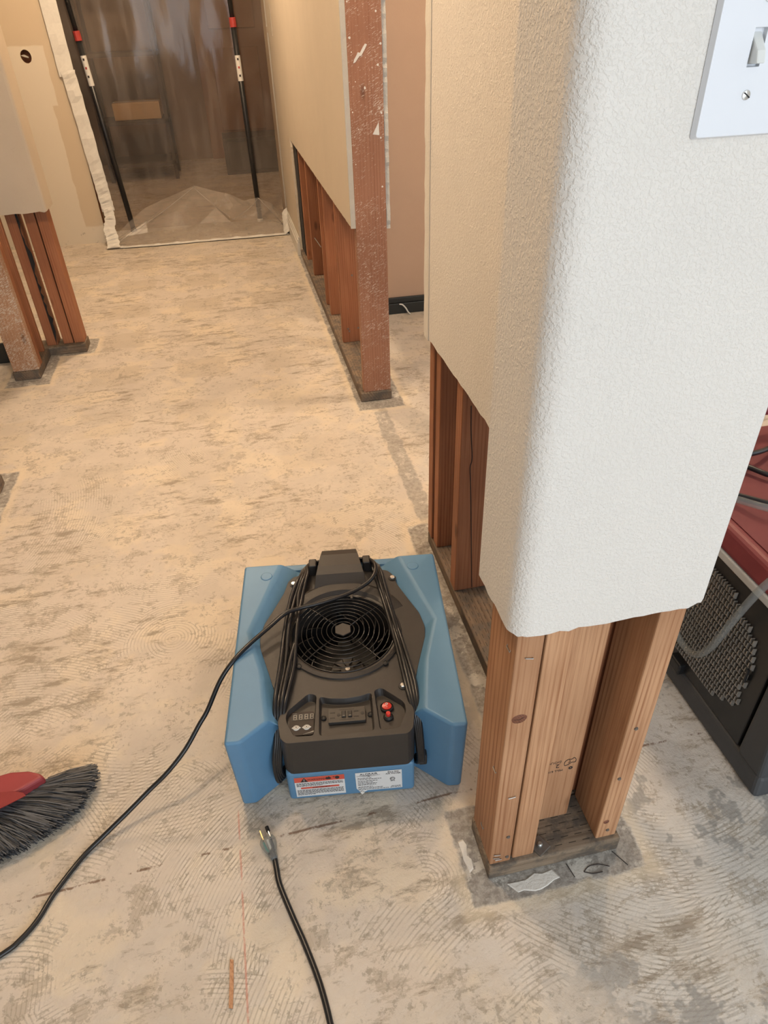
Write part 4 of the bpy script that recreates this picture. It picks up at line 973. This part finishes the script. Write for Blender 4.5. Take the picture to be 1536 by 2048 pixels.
MB().add([(-0.004,-0.062,0.045),(-0.004,0.006,0.045),(-0.004,0.006,0.39),(-0.004,-0.030,0.39),(0.39,-0.062,0.045),(0.39,0.006,0.045),(0.39,0.006,0.39),(0.39,-0.030,0.39)],
         [(0,1,2,3),(4,7,6,5),(0,4,5,1),(1,5,6,2),(2,6,7,3),(3,7,4,0)]).build('front_housing', DG, DH, bevel=0.008, seg=3)
MB().box(-0.003, 0.388, 0.0, 0.556, 0.372, 0.390).build('white_trim', plain('pale_trim', (0.62,0.61,0.58), 0.45), DH, bevel=0.003)
lid = MB().prism([(-0.004,-0.03),(0.39,-0.03),(0.39,0.556),(-0.004,0.556)], 0.390, 0.432, [(0.012,-0.018),(0.375,-0.018),(0.375,0.545),(0.012,0.545)]).build('lid', DR, DH, bevel=0.010, seg=3)
MB().box(0.03, 0.36, 0.06, 0.46, 0.4321, 0.4345).build('lid_recess', plain('maroon_lid_inset', (0.17,0.030,0.034), 0.65), lid, bevel=0.001)
for y in (0.0, 0.50): MB().tube(spline([(0.02,y,0.42),(0.02,y+0.01,0.47),(0.06,y+0.02,0.488),(0.33,y+0.02,0.488),(0.37,y+0.01,0.47),(0.37,y,0.42)], 5), 0.014, 10).build('handle', DR, DH, smooth=True) if y else None
MB().box(-0.016, 0.006, 0.20, 0.24, 0.045, 0.075).build('latch', DK, DH, bevel=0.004)
fmb = MB()
for r in range(16):
    z = 0.090+0.0160*r
    for c in range(20):
        y = 0.043+0.0155*c + (0.0052*r) % 0.0155
        if y+0.25*z > 0.43 or abs((y-0.18)*0.55)+abs(z-0.20)*1.0 > 0.155: continue
        # each cell: two thin slanted strands and the bridge under them
        for q in (0.0, 0.0070):
            fmb.add([(-0.0010,y+q,z),(-0.0068,y+q+0.0022,z+0.0012),(-0.0068,y+q+0.0022,z+0.0128),(-0.0010,y+q,z+0.0140),(-0.0010,y+q+0.0014,z),(-0.0068,y+q+0.0038,z+0.0012),(-0.0068,y+q+0.0038,z+0.0128),(-0.0010,y+q+0.0014,z+0.0140)],
                [(0,3,2,1),(4,5,6,7),(0,1,5,4),(1,2,6,5),(2,3,7,6),(3,0,4,7)])
        fmb.box(-0.0045, -0.0005, y, y+0.0145, z-0.0012, z+0.0003)
fo = fmb.build('filter_mesh', FM, DH); fo['kind'] = 'stuff'
MB().tube([(-0.006,0.048,0.20),(-0.008,0.048,0.235)], 0.003, 6).build('filter_tab', DK, DH)
# clear drain hose hanging down the side, another lying over the lid, black cords on the lid
HO = empty('drain_hose', (0.80, 0.85, 0)); tag(HO, 'clear vinyl drain hose hanging over the mesh filter of the dehumidifier', 'hose')
def ho(p): return (p[0]-0.80, p[1]-0.85, p[2])
MB().tube(spline([ho(p) for p in [(1.02,0.80,0.452),(0.93,0.74,0.458),(0.862,0.715,0.455),(0.822,0.715,0.458),(0.793,0.724,0.415),(0.788,0.752,0.31),(0.786,0.775,0.22),(0.786,0.805,0.165),(0.786,0.850,0.150),(0.786,0.905,0.172),(0.790,0.96,0.20),(0.795,1.05,0.205)]], 8), 0.0072, 10).build('tube', CLEAR, HO, smooth=True)
H2 = MB().tube(spline([(0.845,0.965,0.4445),(0.875,0.93,0.4480),(0.90,0.885,0.456),(0.945,0.85,0.456),(1.02,0.85,0.452),(1.12,0.83,0.4440)], 8), 0.0072, 10).build('drain_hose', CLEAR, None, smooth=True)
tag(H2, 'clear vinyl tube lying across the maroon lid', 'hose')
for i, (pts, lb) in enumerate((([(0.845,1.005,0.4405),(0.88,0.965,0.4405),(0.91,0.935,0.4405),(0.945,0.905,0.4405),(1.0,0.89,0.4405),(1.1,0.94,0.4405)], 'black cord along the front of the maroon lid'),
                 ([(0.862,1.035,0.4415),(0.92,1.01,0.4415),(0.96,1.03,0.448),(1.0,0.985,0.4465),(1.08,1.02,0.4415)], 'thin black cord kinked across the middle of the maroon lid'),
                 ([(0.845,1.10,0.4405),(0.92,1.08,0.446),(0.97,1.05,0.462),(1.02,1.06,0.457),(1.10,1.10,0.4405)], 'black cord looping up at the back of the maroon lid'))):
    tag(MB().tube(spline(pts, 8), 0.0055, 8).build('power_cord', RUB, None, smooth=True), lb, 'power cord')

# ------------------------------------------------------------------ broom lying at the left edge
BR = empty('broom', (-0.60, 0.85, 0)); tag(BR, 'red broom head with fanned dark grey bristles lying on the floor', 'broom')
BRED = plain('red_broom_plastic', (0.30,0.042,0.047), 0.45, var=0.06)
b0 = lambda p: (p[0]+0.60, p[1]-0.85, p[2])
hp = [(-0.508,0.896),(-0.516,0.908),(-0.540,0.920),(-0.575,0.926),(-0.62,0.920),(-0.70,0.895),(-0.78,0.85),(-0.78,0.76),(-0.72,0.782),(-0.66,0.815),(-0.60,0.850),(-0.545,0.876)]
MB().prism([b0((x,y,0))[:2] for x, y in hp], 0.020, 0.062, [((x+0.60)*0.985-0.004, (y-0.85)*0.92+0.003) for x, y in hp]).build('head', BRED, BR, bevel=0.008, seg=3)
MB().prism([((x+0.60)*0.80-0.012, (y-0.85)*0.62-0.018) for x, y in hp], 0.0621, 0.0635).build('head_inset', plain('dark_red_inset', (0.24,0.022,0.024), 0.55), BR)
MB().tube([b0(p) for p in [(-0.70,0.86,0.05),(-0.85,0.90,0.06),(-1.5,1.08,0.10)]], 0.0125, 12).build('handle', BLK, BR, smooth=True)
tips = spline([(-0.427,0.922,0.018),(-0.423,0.895,0.014),(-0.445,0.848,0.010),(-0.480,0.815,0.008),(-0.535,0.785,0.006),(-0.584,0.768,0.006),(-0.66,0.725,0.006),(-0.75,0.67,0.006)], 10)
roots = spline([(-0.512,0.898,0.046),(-0.535,0.884,0.044),(-0.58,0.862,0.044),(-0.62,0.840,0.044),(-0.68,0.806,0.044),(-0.76,0.77,0.044)], 10)
rr = random.Random(99); bb = MB()
def samp(L, t): i = min(int(t*(len(L)-1)), len(L)-2); u = t*(len(L)-1)-i; return L[i]*(1-u)+L[i+1]*u
for q in range(1700):
    t = rr.random()**0.9; h = rr.random()
    a = samp(roots, min(1, max(0, t+rr.uniform(-.02,.02)))) + Vector((rr.uniform(-.008,.008), rr.uniform(-.008,.008), -0.022*h))
    e = samp(tips, min(1, max(0, t+rr.uniform(-.03,.03))))
    e = a + (e-a)*rr.uniform(0.88, 1.04) + Vector((0, 0, 0.022*(1-h)+rr.uniform(0,.004)))
    mdl = (a+e)/2 + Vector((rr.uniform(-.002,.002), rr.uniform(-.002,.002), 0.005*(1-h)))
    bb.tube([b0(a), b0(mdl), b0(e)], [0.0013,0.0012,0.0008], 3, caps=False)
tb = NT('grey_bristle'); isl = tb.new('ShaderNodeNewGeometry').outputs['Random Per Island']
bo = bb.build('bristles', tb.out(tb.mix(isl, (0.012,0.012,0.014), (0.115,0.118,0.125)), 0.5), BR); bo['kind'] = 'stuff'

# ------------------------------------------------------------------ crumbs on the slab
def chip(pts, h, mat, label, seed):
    rr = random.Random(seed); P = jagged(pts+[pts[0]], 0.0035, seed)[:-1]
    cx = sum(p[0] for p in P)/len(P); cy = sum(p[1] for p in P)/len(P)
    b = MB().prism([(x-cx, y-cy) for x, y in P], 0, h, [((x-cx)*0.95, (y-cy)*0.9) for x, y in P])
    o = b.build('plaster_patch', mat, None); o.location = (cx, cy, 0); tag(o, label, 'plaster patch'); return o
chip([(0.297,0.534),(0.311,0.516),(0.352,0.512),(0.392,0.524),(0.383,0.540),(0.350,0.541),(0.33,0.533)], 0.0014, M['plaster'], 'white plaster patch on the concrete in front of the studs', 1)
chip([(0.236,0.625),(0.246,0.628),(0.249,0.572),(0.240,0.566),(0.236,0.59)], 0.0014, M['plaster'], 'narrow white plaster streak along the left foot of the studs', 2)
ws = MB().prism([(0,0),(0.006,-0.002),(0.0085,0.03),(0.0095,0.066),(0.004,0.068),(0.002,0.03)], 0.0005, 0.003).build('wood_sliver', M['wood_near'], None); ws.location = (-0.184, 0.452, 0)
tag(ws, 'splinter of orange wood on the floor by the red chalk line', 'splinter')

# pencil marks on the bare concrete round the plate
for pts in ([(0.4115,0.5435,0.0008),(0.4165,0.518,0.0008)], [(0.5005,0.546,0.0008),(0.5165,0.517,0.0008)],
            [(0.436,0.523,0.0008),(0.448,0.530,0.0008),(0.466,0.530,0.0008),(0.484,0.522,0.0008)], [(0.436,0.523,0.0008),(0.450,0.517,0.0008),(0.468,0.516,0.0008)]):
    MB().tube(spline(pts, 4), 0.0007, 5).build('pencil_mark', INK, FL)

# ------------------------------------------------------------------ hall ceiling lamps, and added lamps warming the side room and room beyond
def lamp(x, y, energy, label, size=0.16, color=WARM):
    r = empty('ceiling_light', (x, y, CZ-0.012)); tag(r, label, 'ceiling light')
    MB().lathe([(0.085,-0.004),(0.11,-0.004),(0.112,0.004),(0.11,0.010),(0.085,0.010)], seg=32).build('trim_ring', M['white_paint'], r)
    em = NT('lamp_lens'); em.set(em.b.inputs['Emission Color'], color); em.set(em.b.inputs['Emission Strength'], 4.0); em.out((0.8,0.8,0.8), 0.5)
    MB().lathe([(0.0,0.002),(0.084,0.002),(0.084,0.008),(0.0,0.008)], seg=24).build('lens', em.m, r)
    l = bpy.data.lights.new('bulb', 'POINT'); l.shadow_soft_size = 0.07; l.energy = energy; l.color = color
    o = bpy.data.objects.new('bulb', l); COL.objects.link(o); o.parent = r; o.location = (0, 0, -0.10)
lamp(-0.30, 1.60, 47, 'recessed ceiling lamp above the middle of the hall')
lamp(-0.25, 3.95, 78, 'recessed ceiling lamp near the plastic sheet')
lamp(1.50, 2.20, 52, 'added warm lamp at the side room ceiling')  # no known fixture; added to warm the side room wall
lamp(-0.40, 6.60, 11, 'added weak lamp at the ceiling beyond the plastic sheet')  # no known fixture; added to lift the dim room behind the sheet
